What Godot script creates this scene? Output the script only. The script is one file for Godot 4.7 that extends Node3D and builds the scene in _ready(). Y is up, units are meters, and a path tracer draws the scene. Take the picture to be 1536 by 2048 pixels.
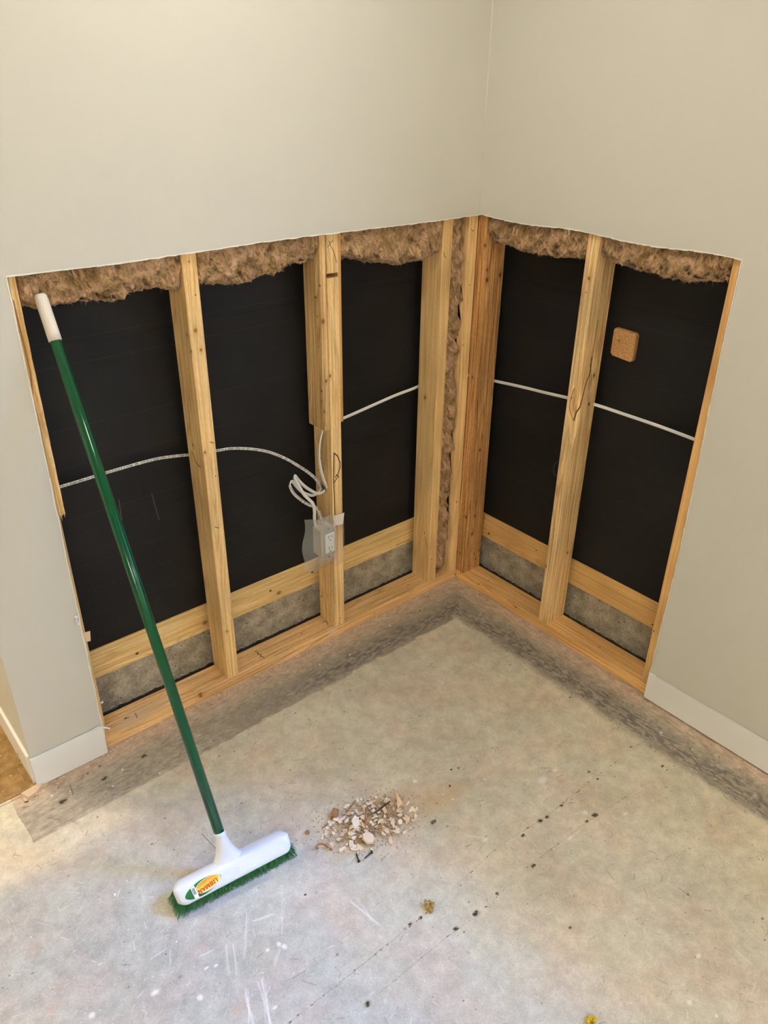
extends Node3D
# A stripped room corner: flood-cut drywall, open stud bays, a broom on a scraped concrete floor.
# y up, metres. Left wall framing plane is z = 0, right wall framing plane is x = 0; the room lies at x < 0, z > 0.

const T := 0.0127        # drywall thickness
const H := 1.30          # height of the cut
const D := 0.087         # stud depth
const W := 0.038         # stud face
const XE := -1.555       # end of the left wall
const CEIL := 2.44

var M := {}
var used := {}
var rng := RandomNumberGenerator.new()

# ------------------------------------------------------------------ helpers
func mat(color: Color, rough := 0.7, metal := 0.0, spec := 0.5) -> StandardMaterial3D:
	var m := StandardMaterial3D.new()
	m.albedo_color = color
	m.roughness = rough
	m.metallic = metal
	m.metallic_specular = spec
	return m

func tmat(tex: Texture2D, rough := 0.7, spec := 0.4) -> StandardMaterial3D:
	var m := mat(Color.WHITE, rough, 0.0, spec)
	m.albedo_texture = tex
	return m

func c8(r: int, g: int, b: int) -> Color:
	return Color(r / 255.0, g / 255.0, b / 255.0)

func noise(w: int, h: int, freq: float, sd: int, octaves := 3, gain := 0.5) -> Image:
	var n := FastNoiseLite.new()
	n.noise_type = FastNoiseLite.TYPE_SIMPLEX_SMOOTH
	n.seed = sd
	n.frequency = freq
	n.fractal_type = FastNoiseLite.FRACTAL_FBM
	n.fractal_octaves = octaves
	n.fractal_gain = gain
	var im := n.get_image(w, h, false, false, true)
	im.convert(Image.FORMAT_L8)
	return im

func noise_bytes(w: int, h: int, sw: int, sh: int, freq: float, sd: int, octaves := 3, gain := 0.5) -> PackedByteArray:
	var im := noise(maxi(2, w / sw), maxi(2, h / sh), freq, sd, octaves, gain)
	if sw > 1 or sh > 1:
		im.resize(w, h, Image.INTERPOLATE_CUBIC)
	return im.get_data()

func white_noise(w: int, h: int, sd: int) -> PackedByteArray:
	# salt-and-pepper grain, softened by laying it over itself
	var rg := RandomNumberGenerator.new(); rg.seed = sd
	var tile := PackedByteArray(); tile.resize(509 * 521)
	for i in 509 * 521:
		tile[i] = rg.randi() & 255
	var a := Image.create_from_data(509, 521, false, Image.FORMAT_L8, tile)
	var b := Image.create_from_data(509, 521, false, Image.FORMAT_L8, tile)
	b.resize(1018, 1042, Image.INTERPOLATE_CUBIC)
	var out := Image.create(w, h, false, Image.FORMAT_L8)
	for y in range(0, h, 521):
		for x in range(0, w, 509):
			out.blit_rect(a, Rect2i(0, 0, 509, 521), Vector2i(x, y))
	var soft := Image.create(w, h, false, Image.FORMAT_L8)
	for y in range(0, h, 1042):
		for x in range(0, w, 1018):
			soft.blit_rect(b, Rect2i(0, 0, 1018, 1042), Vector2i(x, y))
	var p := out.get_data()
	var q := soft.get_data()
	for i in w * h:
		p[i] = (p[i] + 2 * q[i]) / 3
	return p

func put(called: String, st: SurfaceTool, m: Material, parent: Node3D = self, at := Vector3.ZERO, normals := true) -> MeshInstance3D:
	if normals:
		st.generate_normals()
	var o := MeshInstance3D.new()
	o.mesh = st.commit()
	o.material_override = m
	o.name = number(called) if parent == self else called
	o.position = at
	parent.add_child(o, true)
	return o

func number(called: String) -> String:
	if not used.has(called):
		used[called] = 0
		return called
	used[called] += 1
	return "%s_%03d" % [called, used[called]]

func thing(called: String, label: String, category: String, at := Vector3.ZERO, group := "") -> Node3D:
	var o := Node3D.new()
	o.name = number(called)
	o.position = at
	add_child(o)
	return tag(o, label, category, group)

func tag(o: Node3D, label: String, category: String, group := "") -> Node3D:
	o.set_meta("label", label)
	o.set_meta("category", category)
	if group:
		o.set_meta("group", group)
	return o

func structure(o: Node3D, label: String, category: String) -> Node3D:
	o.set_meta("kind", "structure")
	return tag(o, label, category)

func begin(flat := true) -> SurfaceTool:
	var st := SurfaceTool.new()
	st.begin(Mesh.PRIMITIVE_TRIANGLES)
	st.set_smooth_group(-1 if flat else 0)
	return st

func tri(st: SurfaceTool, a: Vector3, b: Vector3, c: Vector3, hint: Vector3, ua := Vector2.ZERO, ub := Vector2.ZERO, uc := Vector2.ZERO) -> void:
	if (b - a).cross(c - a).dot(hint) > 0.0:   # front faces run clockwise
		var t := b; b = c; c = t
		var u := ub; ub = uc; uc = u
	st.set_uv(ua); st.add_vertex(a)
	st.set_uv(ub); st.add_vertex(b)
	st.set_uv(uc); st.add_vertex(c)

func quad(st: SurfaceTool, a: Vector3, b: Vector3, c: Vector3, d: Vector3, hint: Vector3, ua := Vector2.ZERO, ub := Vector2.ZERO, uc := Vector2.ZERO, ud := Vector2.ZERO) -> void:
	tri(st, a, b, c, hint, ua, ub, uc)
	tri(st, a, c, d, hint, ua, uc, ud)

func box(st: SurfaceTool, lo: Vector3, hi: Vector3) -> void:
	var p := []
	for i in 8:
		p.append(Vector3(hi.x if i & 1 else lo.x, hi.y if i & 2 else lo.y, hi.z if i & 4 else lo.z))
	quad(st, p[0], p[2], p[6], p[4], Vector3.LEFT)
	quad(st, p[1], p[3], p[7], p[5], Vector3.RIGHT)
	quad(st, p[0], p[1], p[5], p[4], Vector3.DOWN)
	quad(st, p[2], p[3], p[7], p[6], Vector3.UP)
	quad(st, p[0], p[1], p[3], p[2], Vector3.FORWARD)
	quad(st, p[4], p[5], p[7], p[6], Vector3.BACK)

func bevel_box(st: SurfaceTool, c: Vector3, s: Vector3, r: float, bas := Basis()) -> void:
	# a box with chamfered edges, turned by bas about its centre
	var h := s * 0.5
	for ax in 3:
		for sg in [-1.0, 1.0]:
			var n := Vector3.ZERO; n[ax] = sg
			var a1 := (ax + 1) % 3
			var a2 := (ax + 2) % 3
			var q := []
			for k in [[-1.0, -1.0], [1.0, -1.0], [1.0, 1.0], [-1.0, 1.0]]:
				var v := Vector3.ZERO
				v[ax] = sg * h[ax]; v[a1] = k[0] * (h[a1] - r); v[a2] = k[1] * (h[a2] - r)
				q.append(c + bas * v)
			quad(st, q[0], q[1], q[2], q[3], bas * n, Vector2(0, 0), Vector2(1, 0), Vector2(1, 1), Vector2(0, 1))
			for s1 in [-1.0, 1.0]:   # the chamfer between this face and the next axis
				var w := []
				for e in [-1.0, 1.0]:
					var v1 := Vector3.ZERO; v1[ax] = sg * h[ax]; v1[a1] = s1 * (h[a1] - r); v1[a2] = e * (h[a2] - r)
					var v2 := Vector3.ZERO; v2[ax] = sg * (h[ax] - r); v2[a1] = s1 * h[a1]; v2[a2] = e * (h[a2] - r)
					w.append(c + bas * v1); w.append(c + bas * v2)
				var hn := Vector3.ZERO; hn[ax] = sg; hn[a1] = s1
				quad(st, w[0], w[1], w[3], w[2], bas * hn)
	for sx in [-1.0, 1.0]:
		for sy in [-1.0, 1.0]:
			for sz in [-1.0, 1.0]:
				var k := Vector3(sx, sy, sz)
				tri(st, c + bas * (k * Vector3(h.x, h.y - r, h.z - r)), c + bas * (k * Vector3(h.x - r, h.y, h.z - r)), c + bas * (k * Vector3(h.x - r, h.y - r, h.z)), bas * k)

func smooth_path(pts: Array, steps := 8) -> PackedVector3Array:
	var out := PackedVector3Array()
	for i in pts.size() - 1:
		var p0: Vector3 = pts[maxi(i - 1, 0)]
		var p1: Vector3 = pts[i]
		var p2: Vector3 = pts[i + 1]
		var p3: Vector3 = pts[mini(i + 2, pts.size() - 1)]
		for k in steps:
			out.append(p1.cubic_interpolate(p2, p0, p3, float(k) / steps))
	out.append(pts[-1])
	return out

func sweep(st: SurfaceTool, path: PackedVector3Array, shape: PackedVector2Array, up: Vector3, uv_len := 0.1) -> void:
	# sweeps a closed outline (x across, y along up) along a path; up may be parallel nowhere
	var n := shape.size()
	var rings := []
	var run := 0.0
	var runs := []
	for i in path.size():
		var t := (path[mini(i + 1, path.size() - 1)] - path[maxi(i - 1, 0)]).normalized()
		var side := t.cross(up)
		side = side.normalized() if side.length() > 0.05 else t.cross(Vector3(0.31, 0.2, 0.93)).normalized()
		var u2 := side.cross(t).normalized()
		var ring := []
		for k in n:
			ring.append(path[i] + side * shape[k].x + u2 * shape[k].y)
		rings.append(ring)
		if i > 0:
			run += path[i].distance_to(path[i - 1])
		runs.append(run)
	for i in path.size() - 1:
		for k in n:
			var k2 := (k + 1) % n
			var mid: Vector3 = (rings[i][k] + rings[i][k2]) * 0.5 - path[i]
			var v1: float = float(k) / n
			var v2: float = float(k + 1) / n
			quad(st, rings[i][k], rings[i][k2], rings[i + 1][k2], rings[i + 1][k], mid, Vector2(runs[i] / uv_len, v1), Vector2(runs[i] / uv_len, v2), Vector2(runs[i + 1] / uv_len, v2), Vector2(runs[i + 1] / uv_len, v1))
	for e in [0, path.size() - 1]:
		for k in range(1, n - 1):
			tri(st, rings[e][0], rings[e][k], rings[e][k + 1], path[e] - path[1 if e == 0 else e - 1])

func circle(r: float, n := 12) -> PackedVector2Array:
	var p := PackedVector2Array()
	for k in n:
		p.append(Vector2(cos(TAU * k / n), sin(TAU * k / n)) * r)
	return p

func flat_cable() -> PackedVector2Array:   # two rounded ridges with a shallow valley between them
	var p := PackedVector2Array()
	for k in 16:
		var a := TAU * k / 16.0
		var y := 0.0050 * sin(a)
		var x := 0.0027 * cos(a)
		x *= 1.0 if absf(cos(a)) < 0.85 else 0.78
		p.append(Vector2(x, y))
	return p

# ------------------------------------------------------------------ pictures on surfaces
func dab(px: PackedByteArray, w: int, h: int, x: float, y: float, rx: float, ry: float, c: Color, amount: float, soft := 1.0) -> void:
	var x0 := maxi(0, int(x - rx) - 1); var x1 := mini(w - 1, int(x + rx) + 1)
	var y0 := maxi(0, int(y - ry) - 1); var y1 := mini(h - 1, int(y + ry) + 1)
	for j in range(y0, y1 + 1):
		for i in range(x0, x1 + 1):
			var q := Vector2((i + 0.5 - x) / rx, (j + 0.5 - y) / ry).length()
			if q < 1.0:
				var k := amount * clampf((1.0 - q) / soft, 0.0, 1.0)
				var o := (j * w + i) * 3
				px[o] = int(lerpf(px[o], c.r * 255.0, k))
				px[o + 1] = int(lerpf(px[o + 1], c.g * 255.0, k))
				px[o + 2] = int(lerpf(px[o + 2], c.b * 255.0, k))

func stroke(px: PackedByteArray, w: int, h: int, pts: Array, r: float, c: Color, amount: float, soft := 0.6) -> void:
	for i in pts.size() - 1:
		var a: Vector2 = pts[i]
		var b: Vector2 = pts[i + 1]
		var n := maxi(1, int(a.distance_to(b) / maxf(0.6, r * 0.6)))
		for k in n + 1:
			var p := a.lerp(b, float(k) / n)
			dab(px, w, h, p.x, p.y, r, r, c, amount, soft)

func wood(len_mm: int, sd: int, base: Color, dark: Color, contrast: float, rings: float, marks: Array) -> StandardMaterial3D:
	# the four long faces of a board unrolled, one pixel to the millimetre: left side, front, right side, back
	var w := 256
	var h := len_mm
	var streak := noise_bytes(w, h, 1, 40, 0.09, sd, 3)
	var fine := noise_bytes(w, h, 1, 7, 0.35, sd + 1, 2)
	var warp := noise_bytes(w, h, 4, 70, 0.045, sd + 2, 2)
	var blotch := noise_bytes(w, h, 8, 16, 0.05, sd + 3, 2)
	var lut := PackedFloat32Array()
	for i in 256:
		var s := 0.5 + 0.5 * sin(i / 255.0 * rings * TAU)
		lut.append(pow(s, 3.0) * 0.5)
	var px := PackedByteArray()
	px.resize(w * h * 3)
	var br := base.r * 255.0; var bg := base.g * 255.0; var bb := base.b * 255.0
	var dr := (dark.r - base.r) * 255.0; var dg := (dark.g - base.g) * 255.0; var db := (dark.b - base.b) * 255.0
	for i in w * h:
		var k := 0.8 * contrast * (lut[warp[i]] + 0.0042 * (streak[i] - 110) + 0.0022 * (fine[i] - 128))
		var g := 1.0 + 0.00055 * (blotch[i] - 128)
		px[i * 3] = int(clampf((br + dr * k) * g, 0.0, 255.0))
		px[i * 3 + 1] = int(clampf((bg + dg * k) * g, 0.0, 255.0))
		px[i * 3 + 2] = int(clampf((bb + db * k) * g, 0.0, 255.0))
	var knot_dark := Color(dark.r * 0.62, dark.g * 0.52, dark.b * 0.42)
	for m in marks:
		if m[0] == "knot":
			var p: Vector2 = m[1]
			var r: float = m[2]
			for q in 3:
				dab(px, w, h, p.x, p.y, r * (2.2 - 0.5 * q), r * (5.0 - 1.4 * q), dark, 0.22, 1.0)
			dab(px, w, h, p.x, p.y, r * 1.05, r * 1.25, knot_dark, 0.75, 0.5)
			dab(px, w, h, p.x, p.y, r * 0.7, r * 0.8, dark, 0.6, 0.6)
			dab(px, w, h, p.x + 0.3, p.y, r * 0.35, r * 0.4, knot_dark, 0.7, 0.6)
		elif m[0] == "dot":
			dab(px, w, h, m[1].x, m[1].y, m[2], m[2] * 1.3, c8(46, 28, 14), 0.9, 0.4)
		elif m[0] == "stain":
			dab(px, w, h, m[1].x, m[1].y, m[2], m[3], m[4], m[5], 1.0)
		elif m[0] == "line":
			stroke(px, w, h, m[1], m[2], m[3], m[4] if m.size() > 4 else 0.9)
	var im := Image.create_from_data(w, h, false, Image.FORMAT_RGB8, px)
	var mt := tmat(ImageTexture.create_from_image(im), 0.62, 0.35)
	mt.texture_repeat = true
	return mt

# a sawn board: origin at the middle of its front face at one end, L along it, N out of its front face
func board(called: String, m: Material, at: Vector3, L: Vector3, N: Vector3, length: float, w: float, d: float, len_mm: int, cuts := [], parent: Node3D = self) -> MeshInstance3D:
	var S := L.cross(N)
	var c := 0.0014
	var rows := [[0.0, 0.0, c], [length, 0.0, c]]   # distance along, front set back by, chamfer of the right front edge
	if cuts.size():
		rows = [[0.0, 0.0, c]] + cuts + [[length, 0.0, c]]
	var st := begin()
	var wm := w * 1000.0
	var dm := d * 1000.0
	var cm := c * 1000.0
	var rings := []
	for r in rows:
		var f: float = -r[1]
		var e: float = r[2]
		rings.append([[-w / 2, -d + c, cm], [-w / 2, f - c, dm - cm], [-w / 2 + c, f, dm + cm], [w / 2 - e, f, dm + wm - e * 1000], [w / 2, f - e, dm + wm + e * 1000], [w / 2, -d + c, 2 * dm + wm - cm], [w / 2 - c, -d, 2 * dm + wm + cm], [-w / 2 + c, -d, 2 * dm + 2 * wm - cm], [-w / 2, -d + c, 2 * dm + 2 * wm + cm]])
	var pos := func(v: Array, row: Array) -> Vector3: return S * v[0] + N * v[1] + L * row[0]
	for i in rows.size() - 1:
		var v0: float = rows[i][0] * 1000.0 / len_mm
		var v1: float = rows[i + 1][0] * 1000.0 / len_mm
		for k in 8:
			var a: Array = rings[i][k]; var b: Array = rings[i][k + 1]
			var a2: Array = rings[i + 1][k]; var b2: Array = rings[i + 1][k + 1]
			var hint: Vector3 = S * ((a[0] + b[0]) / w) + N * ((a[1] + b[1] + d) / d)
			if rows[i + 1][0] - rows[i][0] < 0.0006:
				hint += L * signf(rows[i + 1][1] - rows[i][1]) * -3.0
			quad(st, pos.call(a, rows[i]), pos.call(b, rows[i]), pos.call(b2, rows[i + 1]), pos.call(a2, rows[i + 1]), hint, Vector2(a[2] / 256.0, v0), Vector2(b[2] / 256.0, v0), Vector2(b2[2] / 256.0, v1), Vector2(a2[2] / 256.0, v1))
	for e in [0, rows.size() - 1]:
		for k in range(1, 7):
			var q: Array = rings[e]
			tri(st, pos.call(q[0], rows[e]), pos.call(q[k], rows[e]), pos.call(q[k + 1], rows[e]), L * (-1.0 if e == 0 else 1.0), Vector2(0.1, 0.1), Vector2(0.12, 0.12), Vector2(0.13, 0.1))
	return put(called, st, m, parent, at)

func stud(called: String, label: String, m: Material, left_wall: bool, a: float, y0: float, y1: float, w := W, d := D, set_back := 0.0, cuts := [], len_mm := 1300) -> MeshInstance3D:
	var at := Vector3(a + w / 2, y0, -set_back) if left_wall else Vector3(set_back, y0, a + w / 2)
	var o := board(called, m, at, Vector3.UP, Vector3.BACK if left_wall else Vector3.LEFT, y1 - y0, w, d, len_mm, cuts)
	tag(o, label, "stud" if called == "wall_stud" else "wood strip")
	return o

# ------------------------------------------------------------------ the scene
func _ready() -> void:
	rng.seed = 20240517
	setup_view()
	make_materials()
	build_room()
	build_window()
	build_lamps()
	build_framing()
	build_insulation()
	build_cables()
	build_outlet()
	build_osb_block()
	build_broom()
	build_debris()
	build_small_things()

func setup_view() -> void:
	var cam := Camera3D.new()
	cam.name = "camera"
	cam.transform = Transform3D(Basis(Vector3(0.766537, 0.010344, 0.642117), Vector3(0.304213, 0.874721, -0.377249), Vector3(-0.565576, 0.484516, 0.667359)), Vector3(-1.8104, 1.6522, 1.7154))
	cam.fov = 66.176
	cam.near = 0.05
	cam.far = 60.0
	cam.current = true
	add_child(cam)
	var env := Environment.new()
	env.background_mode = Environment.BG_SKY
	var sky := Sky.new()
	var sm := ProceduralSkyMaterial.new()
	sm.sky_top_color = Color(0.45, 0.62, 0.9)
	sm.sky_horizon_color = Color(0.78, 0.85, 0.95)
	sm.ground_bottom_color = Color(0.35, 0.36, 0.33)
	sm.ground_horizon_color = Color(0.6, 0.64, 0.66)
	sky.sky_material = sm
	env.sky = sky
	env.background_energy_multiplier = 4.0
	env.tonemap_mode = Environment.TONE_MAPPER_LINEAR
	env.tonemap_exposure = 1.95
	env.sdfgi_enabled = true
	env.ssao_enabled = true
	env.ssil_enabled = true
	var we := WorldEnvironment.new()
	we.name = "environment"
	we.environment = env
	add_child(we)
	# daylight slanting in by the window in the right wall, just outside the frame (a wide, hazy sun)
	var day := DirectionalLight3D.new()
	day.name = "daylight"
	day.light_color = Color(0.44, 0.64, 1.0)
	day.light_energy = 0.68
	day.light_angular_distance = 13.0
	day.sky_mode = DirectionalLight3D.SKY_MODE_LIGHT_ONLY
	day.shadow_enabled = true
	add_child(day)
	day.look_at_from_position(Vector3(1.0, 1.0, 0.50) * 4.0, Vector3.ZERO, Vector3.UP)

func make_materials() -> void:
	var peel := noise(512, 512, 0.12, 5, 3)
	peel.bump_map_to_normal_map(1.0)
	var paint := mat(c8(217, 213, 200), 0.62, 0.0, 0.35)
	paint.normal_enabled = true
	paint.normal_texture = ImageTexture.create_from_image(peel)
	paint.normal_scale = 0.10
	paint.uv1_triplanar = true
	paint.uv1_world_triplanar = true
	paint.uv1_scale = Vector3(2.2, 2.2, 2.2)
	M.paint = paint
	M.ceiling = mat(c8(236, 233, 226), 0.9)
	M.gypsum = mat(c8(238, 232, 220), 0.95)
	M.trim = mat(c8(249, 248, 243), 0.45)
	M.white = mat(c8(246, 247, 248), 0.32)
	M.black = mat(c8(16, 14, 13), 0.7)
	M.metal = mat(c8(150, 148, 142), 0.35, 0.9)
	M.paper = mat(c8(250, 246, 236), 0.9)
	# fibrous batt
	var w := 512
	var nz := FastNoiseLite.new()
	nz.noise_type = FastNoiseLite.TYPE_SIMPLEX_SMOOTH
	nz.domain_warp_enabled = true
	nz.domain_warp_amplitude = 46.0
	nz.domain_warp_frequency = 0.013
	nz.domain_warp_fractal_octaves = 3
	nz.seed = 31
	nz.frequency = 0.045
	nz.fractal_type = FastNoiseLite.FRACTAL_RIDGED
	nz.fractal_octaves = 4
	var fib := nz.get_image(w, w / 2, false, false, true)
	fib.convert(Image.FORMAT_L8)
	fib.resize(w, w, Image.INTERPOLATE_CUBIC)
	var fb := fib.get_data()
	var a := noise_bytes(w, w, 1, 1, 0.012, 32, 5)
	var gr := noise_bytes(w, w, 1, 1, 0.3, 33, 2)
	var px := PackedByteArray(); px.resize(w * w * 3)
	var hp := PackedByteArray(); hp.resize(w * w)
	for i in w * w:
		var k := clampf(0.52 * fb[i] / 255.0 + 0.40 * a[i] / 255.0 + 0.14 * gr[i] / 255.0, 0.0, 1.0)
		k = clampf((k - 0.5) * 1.7 + 0.52, 0.0, 1.0)
		var t := clampf((a[i] - 128) / 90.0, -1.0, 1.0)
		px[i * 3] = int(lerpf(96, 216, k)); px[i * 3 + 1] = int(lerpf(68, 178, k) - 3.0 * t); px[i * 3 + 2] = int(lerpf(42, 132, k) + 6.0 * t)
		hp[i] = int(255.0 * k)
	M.batt = tmat(ImageTexture.create_from_image(Image.create_from_data(w, w, false, Image.FORMAT_RGB8, px)), 1.0, 0.1)
	var hi := Image.create_from_data(w, w, false, Image.FORMAT_L8, hp)
	hi.bump_map_to_normal_map(4.0)
	M.batt.normal_enabled = true
	M.batt.normal_texture = ImageTexture.create_from_image(hi)
	M.batt.normal_scale = 1.0
	M.batt.rim_enabled = true
	M.batt.rim = 0.4
	M.batt.rim_tint = 0.6
	# raw footing concrete: pocked, with a line of white salts near the bottom, darker below it (v runs up 0.25 m)
	M.footing = tmat(footing_picture(), 0.9, 0.3)
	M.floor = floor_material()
	var grad := mat(c8(184, 178, 166), 0.6, 0.0, 0.4)
	grad.albedo_color = c8(198, 193, 177)
	M.floor_plain = grad
	# brown dusty sub-floor of the passage
	var hb := noise_bytes(512, 512, 1, 1, 0.02, 71, 5)
	var hc := noise_bytes(512, 512, 1, 1, 0.2, 72, 2)
	px.resize(512 * 512 * 3)
	for i in 512 * 512:
		var k := clampf(0.7 * hb[i] / 255.0 + 0.3 * hc[i] / 255.0, 0.0, 1.0)
		px[i * 3] = int(lerpf(122, 196, k)); px[i * 3 + 1] = int(lerpf(94, 162, k)); px[i * 3 + 2] = int(lerpf(56, 114, k))
	for i in 150:
		dab(px, 512, 512, rng.randf() * 512, rng.randf() * 512, rng.randf_range(1.5, 4.5), rng.randf_range(1.5, 4.5), c8(214, 196, 160) if i % 3 else c8(58, 42, 26), 0.8, 0.6)
	M.passage = tmat(ImageTexture.create_from_image(Image.create_from_data(512, 512, false, Image.FORMAT_RGB8, px)), 0.9, 0.2)
	M.passage.uv1_triplanar = true
	M.passage.uv1_world_triplanar = true
	M.passage.uv1_scale = Vector3(1.9, 1.9, 1.9)

func footing_picture() -> ImageTexture:
	var w := 2048
	var h := 256
	var a := noise_bytes(w, h, 1, 1, 0.012, 41, 5)
	var b := noise_bytes(w, h, 1, 1, 0.25, 42, 2)
	var e := noise_bytes(w, h, 4, 4, 0.11, 43, 4)
	var c := noise_bytes(w, h, 1, 1, 0.07, 44, 3)
	var px := PackedByteArray(); px.resize(w * h * 3)
	for j in h:
		var y := 0.20 * (1.0 - float(j) / h) - 0.02      # height in metres
		for i in w:
			var o := j * w + i
			var k := 0.40 * a[o] / 255.0 + 0.30 * c[o] / 255.0 + 0.30 * b[o] / 255.0
			k = clampf((k - 0.5) * 1.5 + 0.5, 0.0, 1.0)
			var r := lerpf(120, 216, k); var g := lerpf(112, 205, k); var bl := lerpf(96, 182, k)
			var salt := 0.014 + 0.010 * (e[o] / 255.0 - 0.5)
			if y < salt:
				var d := clampf((salt - y) / 0.003, 0.0, 1.0) * 0.72
				r = lerpf(r, 38, d); g = lerpf(g, 36, d); bl = lerpf(bl, 33, d)
			var q := absf(y - salt - 0.002) / (0.0012 + 0.007 * clampf((c[o] - 128) / 90.0, 0.0, 1.0))
			if q < 1.0:
				var d2 := (1.0 - q) * 0.75 * clampf((e[o] - 90) / 70.0, 0.0, 1.0)
				r = lerpf(r, 222, d2); g = lerpf(g, 216, d2); bl = lerpf(bl, 200, d2)
			px[o * 3] = int(r); px[o * 3 + 1] = int(g); px[o * 3 + 2] = int(bl)
	var rg := RandomNumberGenerator.new(); rg.seed = 8
	for i in 240:
		var s := rg.randf_range(1.0, 4.0)
		dab(px, w, h, rg.randf() * w, rg.randf() * h * 0.75, s * 1.2, s, c8(52, 46, 40), rg.randf_range(0.4, 0.9), 0.6)
	return ImageTexture.create_from_image(Image.create_from_data(w, h, false, Image.FORMAT_RGB8, px))

# floor patch: x from -2.05 to -0.002, z from -0.05 to 1.55; one pixel to the millimetre
const FX := -2.05
const FZ := -0.05
const FW := 2048
const FH := 1664

func fp(p: Vector2) -> Vector2:
	return Vector2((p.x - FX) * 1000.0, (p.y - FZ) * 1000.0)

func floor_material() -> StandardMaterial3D:
	var w := FW
	var h := FH
	var big := noise_bytes(w, h, 4, 4, 0.012, 11, 5)
	var pink := noise_bytes(w, h, 4, 4, 0.02, 12, 5)
	var mid := noise_bytes(w, h, 1, 1, 0.016, 13, 6, 0.72)
	var grit := white_noise(w, h, 14)
	var edge := noise_bytes(w, h, 4, 4, 0.04, 15, 4)
	var run_l := noise_bytes(w, h, 3, 1, 0.07, 16, 5)    # smears along the left wall
	var run_r := noise_bytes(w, h, 1, 3, 0.07, 17, 5)    # and along the right one
	var px := PackedByteArray(); px.resize(w * h * 3)
	for j in h:
		var z := FZ + j * 0.001
		for i in w:
			var o := j * w + i
			var x := FX + i * 0.001
			var k := 0.26 * big[o] + 0.46 * mid[o] + 0.28 * grit[o] - 128.0
			var r := 212.0 + 0.34 * k
			var g := 201.0 + 0.34 * k
			var b := 177.0 + 0.32 * k
			var p := clampf((pink[o] - 132) * 0.014, -0.6, 1.0)
			r += 2.0 * p; g -= 2.5 * p; b -= 2.5 * p
			var e := (edge[o] - 128) * 0.0001
			# dimmer, cooler light painted into the slab colour on the passage side
			var painted_dim := clampf((-x - 1.02 + (z - 0.6) * 0.35 + (big[o] - 128) * 0.0012) / 0.40, 0.0, 1.0) * clampf((z - 0.24) / 0.06, 0.0, 1.0)
			r -= 30.0 * painted_dim; g -= 22.0 * painted_dim; b -= 9.0 * painted_dim
			# strips along the walls that the old flooring never covered
			var dl := z if x > -1.628 - e * 0.3 else 9.0
			var dr := -x
			var in_left := dl < 0.187 + e * (0.2 if x < -0.9 else 1.2)
			var in_right := dr < 0.187 + e * 1.2
			if in_left or in_right:
				var d := dl
				var n := (run_l[o] - 128) * 0.16 + (mid[o] - 128) * 0.14 + (grit[o] - 128) * 0.12
				var smear := 0.0
				if in_right and (dr < dl or not in_left):
					d = dr
					n = (run_r[o] - 128) * 0.18 + (mid[o] - 128) * 0.16 + (grit[o] - 128) * 0.12
					smear = clampf((run_r[o] - 110) / 40.0, 0.0, 1.0) * clampf(1.25 - absf(d - 0.125 + e * 2.0) / 0.048, 0.0, 1.0)
				else:
					var far := clampf((x + 1.15) / 0.5, 0.0, 1.0)
					smear = far * clampf((run_l[o] - 100) / 50.0, 0.0, 1.0) * clampf(1.2 - absf(d - 0.135 + e) / 0.05, 0.0, 1.0)
				var lim := 0.187 + (e * 1.2 if smear > 0.0 or in_right else 0.0)
				var soft := clampf((lim - d) / (0.026 if in_right else 0.007), 0.0, 1.0)
				var lt := clampf((d - 0.035 - e) / 0.05, 0.0, 1.0)
				var sr := lerpf(198, 172, lt) + n
				var sg := lerpf(176, 161, lt) + n
				var sb := lerpf(152, 142, lt) + n
				sr = lerpf(sr, 104 + n, smear * 0.85); sg = lerpf(sg, 99 + n, smear * 0.85); sb = lerpf(sb, 94 + n, smear * 0.85)
				r = lerpf(r, sr, soft); g = lerpf(g, sg, soft); b = lerpf(b, sb, soft)
				if d < 0.03:
					var q := clampf((mid[o] - 140) / 40.0, 0.0, 1.0) * 0.6
					r = lerpf(r, 222, q); g = lerpf(g, 196, q); b = lerpf(b, 170, q)
			px[o * 3] = int(clampf(r, 0.0, 255.0)); px[o * 3 + 1] = int(clampf(g, 0.0, 255.0)); px[o * 3 + 2] = int(clampf(b, 0.0, 255.0))
	var rg := RandomNumberGenerator.new(); rg.seed = 77
	# tan dust around the swept pile
	for q in [[Vector2(-0.9562, 0.6673), 130, 80], [Vector2(-0.8089, 0.7119), 110, 45], [Vector2(-1.0225, 0.6704), 90, 60], [Vector2(-0.8564, 0.6479), 120, 50], [Vector2(-0.7339, 0.7275), 90, 40]]:
		var c := fp(q[0])
		dab(px, w, h, c.x, c.y, q[1], q[2], c8(198, 168, 126), 0.55, 1.0)
	# fine scuffs and scraped adhesive everywhere
	for i in 3600:
		var c := Vector2(rg.randf() * w, 190 + rg.randf() * (h - 190))
		var a := rg.randf() * TAU
		var l := rg.randf_range(2, 18) * (1.0 if i % 9 else 2.2)
		var light := rg.randf() < 0.72
		stroke(px, w, h, [c, c + Vector2(cos(a), sin(a)) * l + Vector2(rg.randf_range(-3, 3), rg.randf_range(-3, 3))], rg.randf_range(0.9, 2.4), c8(238, 231, 216) if light else c8(140, 126, 104), rg.randf_range(0.10, 0.42), 1.0)
	for i in 2200:
		var c := Vector2(rg.randf() * w, 60 + rg.randf() * (h - 60))
		var s := rg.randf_range(0.9, 2.2) * (1.0 if i % 12 else 1.7)
		dab(px, w, h, c.x, c.y, s * rg.randf_range(0.8, 1.6), s, c8(232, 227, 216) if i % 4 else c8(104, 92, 76), rg.randf_range(0.35, 0.9), 0.7)
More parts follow.
